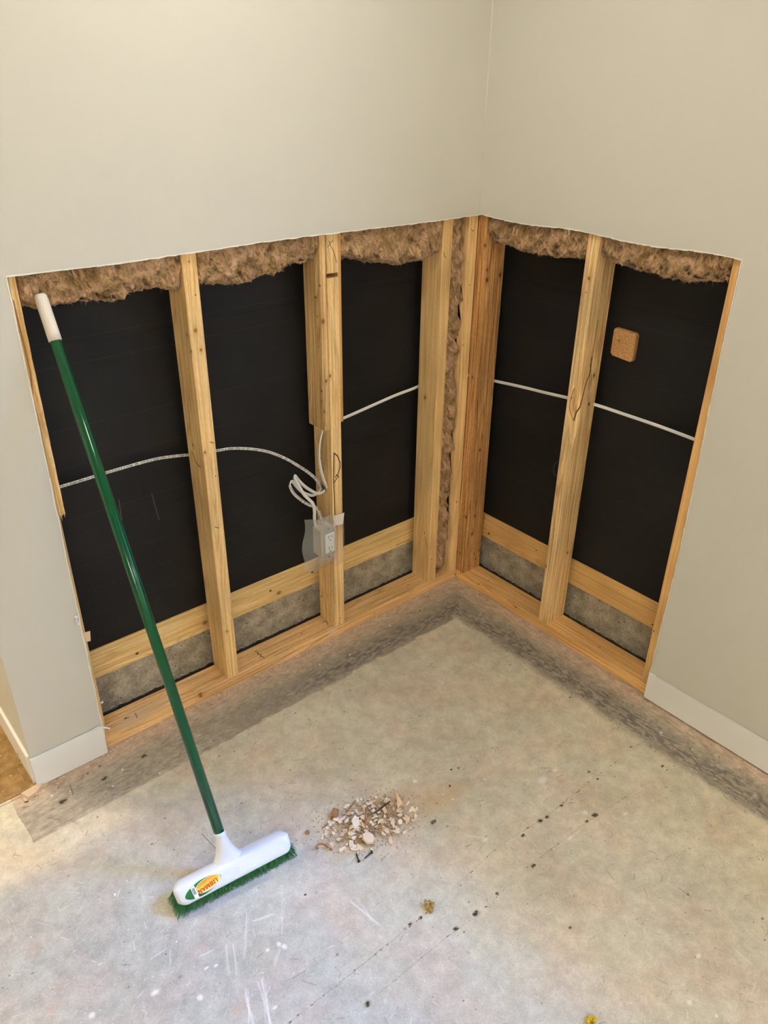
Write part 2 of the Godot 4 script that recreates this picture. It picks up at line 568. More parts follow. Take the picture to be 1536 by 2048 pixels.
	for i in 110:   # cloudy patches of filler
		var c := Vector2(rg.randf() * w, 220 + rg.randf() * (h - 220))
		for k in 7:
			dab(px, w, h, c.x + rg.randf_range(-22, 22), c.y + rg.randf_range(-16, 16), rg.randf_range(8, 22), rg.randf_range(6, 16), c8(226, 219, 204) if i % 3 else c8(200, 164, 140), 0.15, 1.0)
	# scuffs in the grit of the wall strips
	for i in 900:
		var along := rg.randf()
		var right := i % 3 > 0
		var c := fp(Vector2(-rg.randf_range(0.06, 0.18), along * 1.5) if right else Vector2(-1.62 + along * 1.45, rg.randf_range(0.02, 0.17)))
		var l := rg.randf_range(4, 16)
		var dv := Vector2(rg.randf_range(-0.5, 0.5), 1.0) if right else Vector2(1.0, rg.randf_range(-0.4, 0.4))
		stroke(px, w, h, [c, c + dv * l], rg.randf_range(0.8, 2.2), c8(214, 202, 184) if rg.randf() < 0.45 else c8(96, 88, 78), rg.randf_range(0.2, 0.6), 1.0)
	# two long score lines that held dirt
	for ln in [[[Vector2(-1.3829, 0.9323), Vector2(-1.1862, 0.9337), Vector2(-0.9970, 0.9335), Vector2(-0.7463, 0.9167), Vector2(-0.5964, 0.9337), Vector2(-0.3892, 0.9343), Vector2(-0.1649, 0.9406)], 1.3], [[Vector2(-1.2411, 1.0021), Vector2(-1.0323, 1.0035), Vector2(-0.9139, 1.0101), Vector2(-0.7323, 1.0010), Vector2(-0.5136, 1.0119), Vector2(-0.1817, 1.0476)], 1.1]]:
		var pts: Array = ln[0]
		for i in pts.size() - 1:
			var a := fp(pts[i]); var b := fp(pts[i + 1])
			var n := int(a.distance_to(b) / 2.0)
			for k in n:
				var p := a.lerp(b, float(k) / n) + Vector2(rg.randf_range(-0.8, 0.8), rg.randf_range(-1.2, 1.2))
				var am := (0.42 if rg.randf() < 0.7 else 0.1) * clampf(0.55 + 0.6 * sin(k * 0.021 + i * 2.0), 0.12, 1.0)
				dab(px, w, h, p.x, p.y, ln[1] * 1.4, ln[1] * rg.randf_range(0.8, 1.5), c8(112, 96, 72), am, 0.8)
				if rg.randf() < 0.035:
					dab(px, w, h, p.x, p.y, rg.randf_range(1.5, 4.5), rg.randf_range(1.2, 2.4), c8(76, 62, 46), 0.8, 0.7)
	# broken-out pits
	for q in [[Vector2(-1.0535, 0.9305), 5.0], [Vector2(-1.0267, 0.9341), 5.0], [Vector2(-0.6814, 0.9343), 6.0], [Vector2(-0.6147, 0.9327), 8.0], [Vector2(-0.5902, 0.9368), 6.0], [Vector2(-0.5337, 0.9364), 5.0], [Vector2(-0.3861, 0.9120), 4.0], [Vector2(-0.3883, 0.9418), 4.5], [Vector2(-0.2190, 0.9310), 3.5], [Vector2(-0.9217, 1.0067), 9.0], [Vector2(-0.9827, 1.0027), 6.5], [Vector2(-0.8492, 1.0021), 4.5], [Vector2(-0.7278, 1.0065), 6.5], [Vector2(-0.5233, 1.0099), 5.0], [Vector2(-0.4909, 1.0104), 8.5], [Vector2(-0.2116, 1.0277), 5.0], [Vector2(-0.7843, 1.1636), 4.5], [Vector2(-0.6514, 0.6758), 4.0], [Vector2(-0.6699, 0.6674), 4.0], [Vector2(-1.2359, 1.0038), 8.0], [Vector2(-1.5265, 0.1030), 12.0], [Vector2(-1.4100, 0.0999), 9.0], [Vector2(-1.5977, 0.0465), 5.0], [Vector2(-1.4029, 0.0493), 4.0], [Vector2(-1.2948, 0.0914), 8.0]]:
		var c := fp(q[0])
		var s: float = q[1]
		dab(px, w, h, c.x, c.y, s * 1.5, s * 1.1, c8(124, 106, 82), 0.6, 0.8)
		for k in 4:
			dab(px, w, h, c.x + rg.randf_range(-s, s) * 0.7, c.y + rg.randf_range(-s, s) * 0.4, s * 0.55, s * 0.42, c8(58, 48, 36), 0.85, 0.5)
	# paint spots and drips
	for q in [[Vector2(-1.6749, 0.6681), 9.0, 8.0], [Vector2(-1.2987, 0.7950), 7.5, 9.5], [Vector2(-1.3048, 0.7827), 6.0, 8.0], [Vector2(-1.7131, 0.4246), 2.5, 2.5], [Vector2(-1.4735, 0.6359), 3.0, 3.0], [Vector2(-1.4518, 0.7294), 8.0, 3.5], [Vector2(-1.4337, 0.7374), 7.0, 4.0], [Vector2(-1.3313, 0.7782), 6.0, 5.0], [Vector2(-1.3846, 0.8897), 7.0, 4.0], [Vector2(-0.6230, 1.3811), 10.0, 6.0], [Vector2(-0.7261, 1.4221), 9.0, 7.0], [Vector2(-0.7079, 1.4715), 5.0, 4.5], [Vector2(-0.3346, 1.0771), 3.5, 3.0], [Vector2(-0.7748, 0.6352), 5.0, 3.0], [Vector2(-0.4286, 1.0577), 10.0, 5.0], [Vector2(-0.5954, 1.0128), 11.0, 5.0], [Vector2(-1.4918, 0.7752), 8.0, 9.0], [Vector2(-0.5060, 0.8495), 20.0, 14.0], [Vector2(-0.4523, 0.8484), 12.0, 9.0], [Vector2(-0.5044, 0.9892), 10.0, 8.0], [Vector2(-0.7643, 0.8831), 12.0, 4.0], [Vector2(-1.5581, 0.7073), 12.0, 7.0]]:
		var c := fp(q[0])
		dab(px, w, h, c.x, c.y, q[1], q[2], c8(240, 235, 224), 0.8, 0.6)
	for q in [[[Vector2(-1.2192, 0.6651), Vector2(-1.2495, 0.7170), Vector2(-1.2905, 0.7709)], 2.2], [[Vector2(-1.3118, 0.7914), Vector2(-1.3380, 0.8180)], 3.0], [[Vector2(-1.3934, 0.7094), Vector2(-1.4235, 0.7720)], 2.0], [[Vector2(-1.3812, 0.7224), Vector2(-1.4090, 0.7840)], 3.0], [[Vector2(-1.3180, 0.6763), Vector2(-1.3785, 0.7635)], 2.5], [[Vector2(-1.4105, 0.8282), Vector2(-1.4210, 0.8532), Vector2(-1.4349, 0.8891)], 6.5], [[Vector2(-1.3811, 0.8274), Vector2(-1.4058, 0.9132)], 8.0], [[Vector2(-1.5371, 0.6351), Vector2(-1.5222, 0.6375), Vector2(-1.4987, 0.6369)], 2.2], [[Vector2(-1.4508, 0.6994), Vector2(-1.4196, 0.7038)], 2.0], [[Vector2(-1.3166, 0.7039), Vector2(-1.2748, 0.7167)], 3.0], [[Vector2(-0.7943, 0.8432), Vector2(-0.7563, 0.8840)], 2.4], [[Vector2(-0.6651, 1.2234), Vector2(-0.6866, 1.2489)], 2.2], [[Vector2(-0.5494, 1.4247), Vector2(-0.5506, 1.4595)], 2.2], [[Vector2(-0.4056, 0.7924), Vector2(-0.3403, 0.7842)], 3.0], [[Vector2(-0.5425, 0.8195), Vector2(-0.5126, 0.8551)], 2.6], [[Vector2(-0.5126, 0.8551), Vector2(-0.5300, 0.8952)], 3.0], [[Vector2(-0.9270, 0.8926), Vector2(-0.8635, 0.9535)], 1.8], [[Vector2(-1.1217, 0.7984), Vector2(-1.1075, 0.8890)], 3.0], [[Vector2(-1.1072, 0.8022), Vector2(-1.1128, 0.8691)], 3.0]]:
		var pts := []
		for v in q[0]: pts.append(fp(v))
		for rep_n in 5:
			var jit := []
			for v in pts: jit.append(v + Vector2(rg.randf_range(-1, 1), rg.randf_range(-1, 1)) * (q[1] * 1.3 + 1.0))
			stroke(px, w, h, jit, q[1] * rg.randf_range(0.25, 0.6), c8(240, 237, 230), rg.randf_range(0.14, 0.40), 1.0)
	for q in [[[Vector2(-1.5732, 0.1297), Vector2(-1.5516, 0.1573)], 1.2], [[Vector2(-1.4903, 0.0625), Vector2(-1.4957, 0.1010)], 2.0]]:
		stroke(px, w, h, [fp(q[0][0]), fp(q[0][1])], q[1], c8(120, 104, 84), 0.6, 0.8)
	# thin red chalk line across the opening of the passage
	stroke(px, w, h, [fp(Vector2(-2.05, 0.018)), fp(Vector2(-1.6, 0.02))], 1.6, c8(150, 92, 72), 0.7, 0.8)
	var im := Image.create_from_data(w, h, false, Image.FORMAT_RGB8, px)
	var m := tmat(ImageTexture.create_from_image(im), 0.56, 0.45)
	var bump := Image.create_from_data(w, h, false, Image.FORMAT_L8, grit)
	bump.resize(1024, 832)
	bump.bump_map_to_normal_map(1.0)
	m.normal_enabled = true
	m.normal_texture = ImageTexture.create_from_image(bump)
	m.normal_scale = 0.22
	return m

# ------------------------------------------------------------------ room shell
func build_room() -> void:
	# floor: the scraped slab in view, the rest of the slab round it
	var st := begin()
	var x1 := FX + FW * 0.001
	var z1 := FZ + FH * 0.001
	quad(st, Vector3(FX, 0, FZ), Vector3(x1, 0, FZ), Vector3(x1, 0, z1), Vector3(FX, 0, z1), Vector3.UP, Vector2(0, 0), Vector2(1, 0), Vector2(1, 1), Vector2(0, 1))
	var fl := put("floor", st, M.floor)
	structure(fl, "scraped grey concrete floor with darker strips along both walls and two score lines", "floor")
	st = begin()
	box(st, Vector3(-4.4, -0.12, -1.8), Vector3(0.4, -0.001, 4.4))
	put("slab", st, M.floor_plain, fl)
	st = begin()
	box(st, Vector3(-2.7, -0.02, -1.7), Vector3(XE, 0.0025, 0.010))
	var pf := put("floor", st, M.passage)
	structure(pf, "brown dusty subfloor of the passage past the end of the left wall", "floor")
	st = begin()
	box(st, Vector3(-4.4, CEIL, -1.8), Vector3(0.4, CEIL + 0.1, 4.4))
	structure(put("ceiling", st, M.ceiling), "plain white ceiling over the stripped corner", "ceiling")

	# left wall: one sheet with the cut-out, its edges a little ragged
	var ol := PackedVector2Array()   # (x, y) outline
	ol.append(Vector2(XE, 0.012)); ol.append(Vector2(-1.367, 0.012))
	for i in 40:
		ol.append(Vector2(lerpf(-1.3672, -1.3612, i / 39.0) + rng.randf_range(-0.0009, 0.0009), lerpf(0.05, H - 0.003, i / 39.0)))
	for i in 60:
		var f := i / 59.0
		ol.append(Vector2(lerpf(-1.358, 0.0, f), H - 0.001 - 0.004 * sin(f * 9.0) * (1.0 - f) + rng.randf_range(-0.0007, 0.0007)))
	ol.append(Vector2(0.0, CEIL)); ol.append(Vector2(XE, CEIL))
	var wl := put("wall_left", sheet(ol, func(a: float, y: float, b: float) -> Vector3: return Vector3(a, y, b), T), M.paint)
	structure(wl, "beige painted drywall left of the corner, its lower half cut away", "wall")
	put("cut_edge", fringe(ol, 2, 101, func(a: float, y: float, b: float) -> Vector3: return Vector3(a, y, b)), M.paper, wl)
	st = begin()   # the return at the end of the wall and the passage side
	box(st, Vector3(XE, 0.0, -1.6), Vector3(XE + T, CEIL, 0.0))
	structure(put("wall_end", st, M.paint), "shaded narrow end face of the left wall, turning into the passage", "wall")

	st = begin(false)
	sweep(st, PackedVector3Array([Vector3(-T - 0.0005, H + 0.001, T + 0.0005), Vector3(-T - 0.0005, 1.9, T + 0.0005), Vector3(-T - 0.0005, CEIL, T + 0.0005)]), circle(0.0016, 8), Vector3.BACK)
	put("corner_bead", st, mat(c8(236, 231, 218), 0.6), wl)

	var orr := PackedVector2Array()   # (z, y) outline round the cut-out, with the window hole made of separate strips
	orr.append(Vector2(1.02, 0.012)); orr.append(Vector2(0.841, 0.012))
	for i in 40:
		var f := i / 39.0
		orr.append(Vector2(lerpf(0.836, 0.8365, f) + 0.0085 * sin(PI * clampf(f * 1.25, 0.0, 1.0)) + rng.randf_range(-0.0009, 0.0009), lerpf(0.06, H + 0.001, f)))
	for i in 50:
		var f := i / 49.0
		orr.append(Vector2(lerpf(0.832, T, f), H - 0.001 + 0.0035 * sin(f * 13.0 + 0.5) + rng.randf_range(-0.0007, 0.0007)))
	orr.append(Vector2(T, CEIL)); orr.append(Vector2(1.02, CEIL))
	var on_right := func(a: float, y: float, b: float) -> Vector3: return Vector3(-b, y, a)
	var wr := put("wall_right", sheet(orr, on_right, T), M.paint)
	structure(wr, "beige painted drywall right of the corner, cut away low down beside the window", "wall")
	put("cut_edge", fringe(orr, 2, 91, on_right), M.paper, wr)
	st = begin()
	box(st, Vector3(-T, 0, 1.02), Vector3(0.0, 0.93, 2.45))
	box(st, Vector3(-T, 2.15, 1.02), Vector3(0.0, CEIL, 2.45))
	box(st, Vector3(-T, 0, 2.45), Vector3(0.0, CEIL, 4.3))
	put("wall_panel", st, M.paint, wr)

	st = begin()
	box(st, Vector3(-4.4, 0, 4.2), Vector3(0.15, CEIL, 4.3))
	structure(put("wall_rear", st, M.paint), "plain beige wall behind the photographer", "wall")
	st = begin()
	box(st, Vector3(-4.3, 0, -0.1), Vector3(-4.2, CEIL, 4.2))
	box(st, Vector3(-4.3, 0, -0.1), Vector3(-2.6, CEIL, 0.0))
	structure(put("wall_side", st, M.paint), "plain beige wall across the room from the window", "wall")
	st = begin()
	box(st, Vector3(-2.7, 0, -1.6), Vector3(-2.6, CEIL, -0.1))
	box(st, Vector3(-2.7, 0, -1.7), Vector3(XE + T, CEIL, -1.6))
	structure(put("wall_passage", st, M.paint), "beige walls of the passage left of the stripped wall", "wall")
	# what shuts the cavity off from outdoors
	st = begin()
	box(st, Vector3(XE + T, -0.1, -0.40), Vector3(0.4, CEIL, -0.16))
	structure(put("wall_outer", st, M.black), "dark outer wall behind the left stud bays", "wall")
	st = begin()
	box(st, Vector3(0.16, -0.1, -0.40), Vector3(0.22, CEIL, 1.02))
	box(st, Vector3(0.16, -0.1, 1.02), Vector3(0.22, 0.93, 2.45))
	box(st, Vector3(0.16, 2.15, 1.02), Vector3(0.22, CEIL, 2.45))
	box(st, Vector3(0.16, -0.1, 2.45), Vector3(0.22, CEIL, 4.4))
	structure(put("wall_outer", st, M.black), "dark outer wall behind the right stud bays", "wall")

	# baseboards
	var bl := thing("baseboard_left", "white baseboard left under the uncut strip of the left wall", "baseboard")
	bl.set_meta("kind", "structure")
	st = begin()
	bevel_box(st, Vector3((XE - 1.3665) / 2 - 0.002, 0.050, T + 0.003), Vector3(0.194, 0.098, 0.006), 0.0015)
	put("board", st, M.trim, bl)
	st = begin(false)
	sweep(st, smooth_path([Vector3(XE - 0.005, 0.100, T + 0.004), Vector3(-1.45, 0.1005, T + 0.004), Vector3(-1.395, 0.101, T + 0.005), Vector3(-1.3784, 0.1061, 0.0200), Vector3(-1.3656, 0.1024, 0.0280), Vector3(-1.3524, 0.0951, 0.0340)]), circle(0.0022, 8), Vector3.UP)
	put("caulk_strip", st, M.white, bl).set_meta("label", "strip of white caulk peeling off past the cut")
	var bh := thing("baseboard_passage", "narrow shaded baseboard along the wall end facing the passage", "baseboard")
	bh.set_meta("kind", "structure")
	st = begin()
	bevel_box(st, Vector3(XE - 0.004, 0.050, -0.72), Vector3(0.008, 0.098, 1.44), 0.0015)
	put("board", st, M.trim, bh)
	var br := thing("baseboard_right", "beige white baseboard along the foot of the right wall, starting at the cut", "baseboard")
	br.set_meta("kind", "structure")
	st = begin()
	bevel_box(st, Vector3(-T - 0.003, 0.052, 2.517), Vector3(0.006, 0.096, 3.362), 0.0015)
	put("board", st, M.trim, br)
	st = begin(false)
	sweep(st, PackedVector3Array([Vector3(-T - 0.004, 0.1008, 0.86), Vector3(-T - 0.0045, 0.1008, 1.3), Vector3(-T - 0.004, 0.1008, 4.0)]), circle(0.0020, 8), Vector3.UP)
	put("caulk_bead", st, M.white, br)

func sheet(outline: PackedVector2Array, place: Callable, thick: float) -> SurfaceTool:
	# a drywall sheet: outline (along, up), front face at b = thick, back at b = 0
	var st := begin()
	var ix := Geometry2D.triangulate_polygon(outline)
	var out: Vector3 = place.call(0.0, 0.0, 1.0) - place.call(0.0, 0.0, 0.0)
	for i in range(0, ix.size(), 3):
		var p := outline[ix[i]]; var q := outline[ix[i + 1]]; var r := outline[ix[i + 2]]
		tri(st, place.call(p.x, p.y, thick), place.call(q.x, q.y, thick), place.call(r.x, r.y, thick), out)
		tri(st, place.call(p.x, p.y, 0.0), place.call(q.x, q.y, 0.0), place.call(r.x, r.y, 0.0), -out)
	var clockwise := Geometry2D.is_polygon_clockwise(outline)
	for i in outline.size():
		var p := outline[i]; var q := outline[(i + 1) % outline.size()]
		var n2 := (q - p).orthogonal() * (1.0 if clockwise else -1.0)
		var hint: Vector3 = place.call(-n2.x, -n2.y, 0.0) - place.call(0.0, 0.0, 0.0)
		quad(st, place.call(p.x, p.y, 0.0), place.call(q.x, q.y, 0.0), place.call(q.x, q.y, thick), place.call(p.x, p.y, thick), -hint)
	return st

func fringe(outline: PackedVector2Array, from: int, to: int, place: Callable) -> SurfaceTool:
	# torn paper and crushed gypsum standing out of the cut
	var st := begin()
	for i in range(from, to):
		var p := outline[i]; var q := outline[i + 1]
		var n := (q - p).normalized().orthogonal()
		var mid := (p + q) * 0.5
		if Geometry2D.is_point_in_polygon(mid + n * 0.003, outline):
			n = -n
		var a := 0.0018 + 0.0020 * rng.randf()
		var p2 := p + n * a
		var q2 := q + n * (0.0018 + 0.0020 * rng.randf())
		var hint: Vector3 = place.call(0.0, 0.0, 1.0) - place.call(0.0, 0.0, 0.0)
		quad(st, place.call(p.x, p.y, T + 0.0006), place.call(q.x, q.y, T + 0.0006), place.call(q2.x, q2.y, T + 0.0004), place.call(p2.x, p2.y, T + 0.0004), hint)
		quad(st, place.call(p.x, p.y, T - 0.006), place.call(q.x, q.y, T - 0.006), place.call(q2.x, q2.y, T + 0.0004), place.call(p2.x, p2.y, T + 0.0004), place.call(n.x, n.y, -0.5) - place.call(0.0, 0.0, 0.0))
	return st

func build_window() -> void:
	var o := Node3D.new()
	o.name = "window_1"
	o.position = Vector3(0, 1.54, 1.735)
	add_child(o)
	structure(o, "white framed window in the right wall, outside the picture to the right", "window")
	var h := 0.61
	var w := 0.715
	for ring in [["window_frame", -0.015, 0.225, 0.0, 0.02], ["sash", 0.13, 0.17, 0.02, 0.06]]:
		var st := begin()
		var a: float = ring[3]
		var b: float = ring[4]
		box(st, Vector3(ring[1], -h + a, -w + a), Vector3(ring[2], -h + b, w - a))
		box(st, Vector3(ring[1], h - b, -w + a), Vector3(ring[2], h - a, w - a))
		box(st, Vector3(ring[1], -h + b, -w + a), Vector3(ring[2], h - b, -w + b))
		box(st, Vector3(ring[1], -h + b, w - b), Vector3(ring[2], h - b, w - a))
		put(ring[0], st, M.white, o)
	var st := begin()
	box(st, Vector3(0.148, -h + 0.06, -w + 0.06), Vector3(0.152, h - 0.06, w - 0.06))
	var g := mat(Color(0.95, 0.98, 1.0, 0.06), 0.02)
	g.transparency = BaseMaterial3D.TRANSPARENCY_ALPHA
	put("pane", st, g, o)

func build_lamps() -> void:
	var where := [Vector3(-0.92, CEIL, 0.62), Vector3(-0.50, CEIL, 3.80), Vector3(-2.15, CEIL, -0.9)]
	var says := ["round ceiling light right above the stripped corner", "added round ceiling light by the rear wall, unseen, filling in light on the left wall", "round ceiling light in the passage"]  # the rear one is added out of view to light the left wall
	var power := [0.40, 1.1, 1.5]
	for i in 3:
		var t := thing("ceiling_light", says[i], "lamp", where[i], "round ceiling lights")
		var st := begin(false)
		lathe(st, [Vector2(0.0, -0.006), Vector2(0.17, -0.006), Vector2(0.185, -0.012), Vector2(0.19, -0.03), Vector2(0.188, 0.0), Vector2(0.0, 0.0)])
		put("rim", st, M.white, t)
		st = begin(false)
		lathe(st, [Vector2(0.0, -0.034), Vector2(0.10, -0.032), Vector2(0.168, -0.018), Vector2(0.17, -0.007)])
		var glow := mat(c8(250, 240, 220), 0.5)
		glow.emission_enabled = true
		glow.emission = Color(1.0, 0.90, 0.74)
		glow.emission_energy_multiplier = 1.2
		put("diffuser", st, glow, t)
		var a := AreaLight3D.new()
		a.name = "lamp_glow"
		a.area_size = Vector2(0.30, 0.30)
		a.light_color = Color(1.0, 0.968, 0.925) if i == 1 else Color(1.0, 0.99, 0.965) if i == 0 else Color(1.0, 0.94, 0.84)
		a.light_energy = power[i]
		a.set("area_range", 12.0)
		a.set("area_attenuation", 2.0)
		a.shadow_enabled = true
		a.position = Vector3(0, -0.045, 0)
		a.rotation = Vector3(-PI / 2, 0, 0)
		t.add_child(a)

	# added uplighter, out of view: washes the ceiling to lift the ambient light
	var f := thing("added_uplighter", "added white uplighter, unseen behind the photographer, for ambient fill light", "lamp", Vector3(-3.6, 0.0, 3.6))
	var st := begin(false)
	lathe(st, [Vector2(0.0, 0.0), Vector2(0.14, 0.0), Vector2(0.14, 0.015), Vector2(0.02, 0.03), Vector2(0.0, 0.03)])
	put("base", st, M.metal, f)
	st = begin(false)
	lathe(st, [Vector2(0.013, 0.03), Vector2(0.013, 1.62)], 14)
	put("pole", st, M.metal, f)
	st = begin(false)
	lathe(st, [Vector2(0.0, 1.60), Vector2(0.05, 1.61), Vector2(0.17, 1.72), Vector2(0.165, 1.72), Vector2(0.05, 1.62), Vector2(0.0, 1.615)])
	put("bowl", st, M.white, f)
	st = begin(false)
	lathe(st, [Vector2(0.0, 1.64), Vector2(0.03, 1.65), Vector2(0.03, 1.69), Vector2(0.0, 1.70)], 16)
	var hot := mat(c8(250, 240, 220), 0.5)
	hot.emission_enabled = true
	hot.emission = Color(1.0, 0.92, 0.80)
	hot.emission_energy_multiplier = 2.0
	put("bulb", st, hot, f)
	var sp := SpotLight3D.new()
	sp.name = "fill_uplight"
	sp.light_color = Color(1.0, 0.968, 0.925)
	sp.light_energy = 9.6
	sp.light_size = 0.05
	sp.spot_angle = 62.0
	sp.spot_range = 12.0
	sp.spot_attenuation = 2.0
	sp.shadow_enabled = true
	sp.position = Vector3(0, 1.73, 0)
	sp.rotation = Vector3(PI / 2, 0, 0)
	f.add_child(sp)

func lathe(st: SurfaceTool, prof: Array, n := 32, bas := Basis(), at := Vector3.ZERO) -> void:
	for i in prof.size() - 1:
		var p: Vector2 = prof[i]; var q: Vector2 = prof[i + 1]
		for k in n:
			var a := TAU * k / n; var b := TAU * (k + 1) / n
			var e := Vector2(q.y - p.y, p.x - q.x)
			var hint := bas * Vector3(cos(a + PI / n) * -e.x, -e.y, sin(a + PI / n) * -e.x)
			var f := func(r: Vector2, t: float) -> Vector3: return at + bas * Vector3(cos(t) * r.x, r.y, sin(t) * r.x)
			quad(st, f.call(p, a), f.call(p, b), f.call(q, b), f.call(q, a), hint)

# ------------------------------------------------------------------ framing
func build_framing() -> void:
	var ink := c8(38, 26, 18)
	var pencil := c8(120, 92, 58)
	var pine := c8(243, 206, 144)
	var pine_dark := c8(188, 138, 76)
	var knots := func(rg: RandomNumberGenerator, n: int, h: float) -> Array:
		var l := []
		for i in n:
			l.append(["knot", Vector2(rg.randf_range(4, 84) if i % 2 else rg.randf_range(130, 208), rg.randf() * h), rg.randf_range(3, 7)])
			l.append(["dot", Vector2(rg.randf_range(4, 122), rg.randf() * h), 1.6])
		return l
	var rg := RandomNumberGenerator.new(); rg.seed = 4
	# L1: the stud at the left edge of the cut
	var m := wood(1300, 101, pine, pine_dark, 0.9, 9, [["dot", Vector2(107.8, 665.7), 3.0], ["dot", Vector2(108.8, 613.9), 2.5], ["dot", Vector2(107.4, 423.8), 2.5], ["knot", Vector2(117.8, 1142.9), 6.0]] + knots.call(rg, 3, 1250))
	stud("wall_stud", "pine stud half hidden behind the left cut edge of the drywall", m, true, -1.391, 0.038, 2.40)
	m = wood(1300, 102, c8(236, 200, 140), c8(178, 124, 62), 1.0, 7, [["line", [Vector2(89, 60), Vector2(93, 120), Vector2(92, 220), Vector2(90, 320)], 2.2, c8(140, 92, 44), 0.6]])
	splintered("wood_strip", "splintered pine strip along the left edge stud, its lower end torn off", m)
	# L2
	m = wood(1300, 103, pine, pine_dark, 0.85, 8, [["knot", Vector2(102.9, 1076.2), 5.5], ["knot", Vector2(111.9, 1026.4), 4.0], ["dot", Vector2(105.2, 1237.0), 1.6], ["dot", Vector2(112.7, 1159.3), 1.8], ["knot", Vector2(92.8, 757.5), 4.0], ["knot", Vector2(100.3, 174.6), 3.5], ["line", [Vector2(110.0, 782.3), Vector2(121.0, 776.5)], 1.0, ink], ["line", [Vector2(98.2, 532.4), Vector2(109.8, 525.0)], 1.0, ink], ["dot", Vector2(115.5, 682.5), 1.8], ["line", [Vector2(23.5, 739.3), Vector2(39.7, 713.0), Vector2(63.0, 707.1)], 2.5, c8(120, 76, 36), 0.7], ["knot", Vector2(34.0, 761.8), 4.0], ["knot", Vector2(71.7, 1064.5), 3.5]] + knots.call(rg, 2, 1250))
	stud("wall_stud", "pine stud nearest the broom grip, with the white cable running through it", m, true, -0.973, 0.038, 2.40)
	# L3: the stud that carries the outlet
	m = wood(1300, 104, c8(244, 208, 147), pine_dark, 0.8, 8, [
		["line", [Vector2(96.4, 637.2), Vector2(92.2, 549.0), Vector2(94.3, 480.0), Vector2(94.9, 427.2)], 2.0, ink, 0.9], ["line", [Vector2(96.4, 637.2), Vector2(109.0, 623.8), Vector2(117.9, 599.7), Vector2(117.5, 583.2), Vector2(109.6, 565.5), Vector2(99.9, 555.1)], 2.0, ink, 0.9], ["line", [Vector2(103.9, 562.3), Vector2(111.2, 554.9), Vector2(105.4, 550.0), Vector2(92.0, 539.0)], 1.8, ink, 0.9],
		["line", [Vector2(95.6, 1240.4), Vector2(100.2, 1230.0), Vector2(111.0, 1209.9), Vector2(118.5, 1183.5)], 1.3, pencil, 0.9], ["line", [Vector2(108.6, 1241.6), Vector2(98.6, 1232.6), Vector2(90.4, 1226.0)], 1.3, pencil, 0.9],
		["line", [Vector2(87, 1151), Vector2(126, 1151)], 5.4, c8(54, 32, 16), 0.95], ["line", [Vector2(92, 1149), Vector2(99, 1153), Vector2(108, 1150), Vector2(118, 1154)], 1.6, c8(214, 170, 112), 0.7], ["knot", Vector2(88.5, 877.0), 5.0], ["dot", Vector2(107.9, 27.5), 2.0], ["dot", Vector2(10.5, 82.6), 3.0], ["dot", Vector2(30.1, 601.2), 3.0], ["dot", Vector2(17.6, 557.8), 2.0], ["line", [Vector2(75.7, 145.2), Vector2(80.9, 113.1), Vector2(84.6, 95.4)], 1.4, c8(120, 80, 40), 0.7], ["line", [Vector2(82.0, 695.9), Vector2(84.0, 481.2), Vector2(80.0, 146.3)], 1.0, c8(150, 104, 56), 0.5]] + knots.call(rg, 1, 1250))  # broad dark line paints the shade inside the saw slot into the wood
	m.resource_name = "outlet_stud_pine"
	var cut := [[1.1455, 0.0, 0.0014], [1.1457, 0.032, 0.0014], [1.1575, 0.030, 0.0014], [1.1577, 0.0, 0.0014]]
	stud("wall_stud", "pine stud behind the outlet, with a saw slot and pencil cross near its top", m, true, -0.563, 0.038, 2.40, W, D, 0.0, cut)
	m = wood(1300, 105, c8(226, 190, 132), c8(170, 124, 70), 1.15, 10, [["dot", Vector2(54, 380), 3.2], ["dot", Vector2(76, 415), 3.0], ["dot", Vector2(60, 330), 2.2], ["knot", Vector2(84, 320), 6.5], ["dot", Vector2(70, 120), 3.0], ["knot", Vector2(89, 150), 5.0], ["dot", Vector2(60, 245), 2.0], ["knot", Vector2(80, 60), 4.0], ["line", [Vector2(62, 70), Vector2(66, 82), Vector2(70, 94)], 1.2, c8(90, 60, 30), 0.8]])
	stud("wood_strip", "flat pine strip nailed to the left side of the outlet stud, ending above the cable", m, true, -0.583, 0.752, 2.40, 0.019, 0.080, 0.002)
	m = wood(1300, 106, c8(226, 176, 108), c8(186, 126, 60), 0.8, 6, [])
	stud("wood_strip", "narrow orange toned strip on the right side of the outlet stud", m, true, -0.5245, 0.764, 2.40, 0.013, 0.03, 0.006)
	# L4 and the corner pair
	m = wood(1300, 107, c8(238, 199, 138), pine_dark, 0.6, 5, [["knot", Vector2(35.1, 699.5), 6.0], ["line", [Vector2(92.5, 1165.7), Vector2(95.3, 1154.0), Vector2(101.9, 1147.5)], 1.0, ink], ["dot", Vector2(100.4, 94.1), 2.2], ["dot", Vector2(58.9, 197.0), 2.6], ["line", [Vector2(65.0, 181.2), Vector2(71.7, 153.2), Vector2(80.1, 144.6)], 1.2, c8(130, 86, 40), 0.8]] + knots.call(rg, 1, 1250))
	stud("wall_stud", "pine stud between the black panel and the narrow strip of brown insulation", m, true, -0.143, 0.038, 2.40)
	m = wood(1300, 108, pine, pine_dark, 0.6, 5, [["dot", Vector2(103.7, 1054.1), 2.0], ["dot", Vector2(131.7, 967.6), 1.8], ["line", [Vector2(97.5, 1218.2), Vector2(106.7, 1211.6)], 1.0, ink], ["dot", Vector2(106.2, 292.0), 3.0], ["dot", Vector2(91.0, 866.8), 2.0], ["dot", Vector2(79.3, 388.1), 2.0]])
	stud("wall_stud", "pale pine stud of the left wall standing in the very corner", m, true, -0.038, 0.038, 2.40)
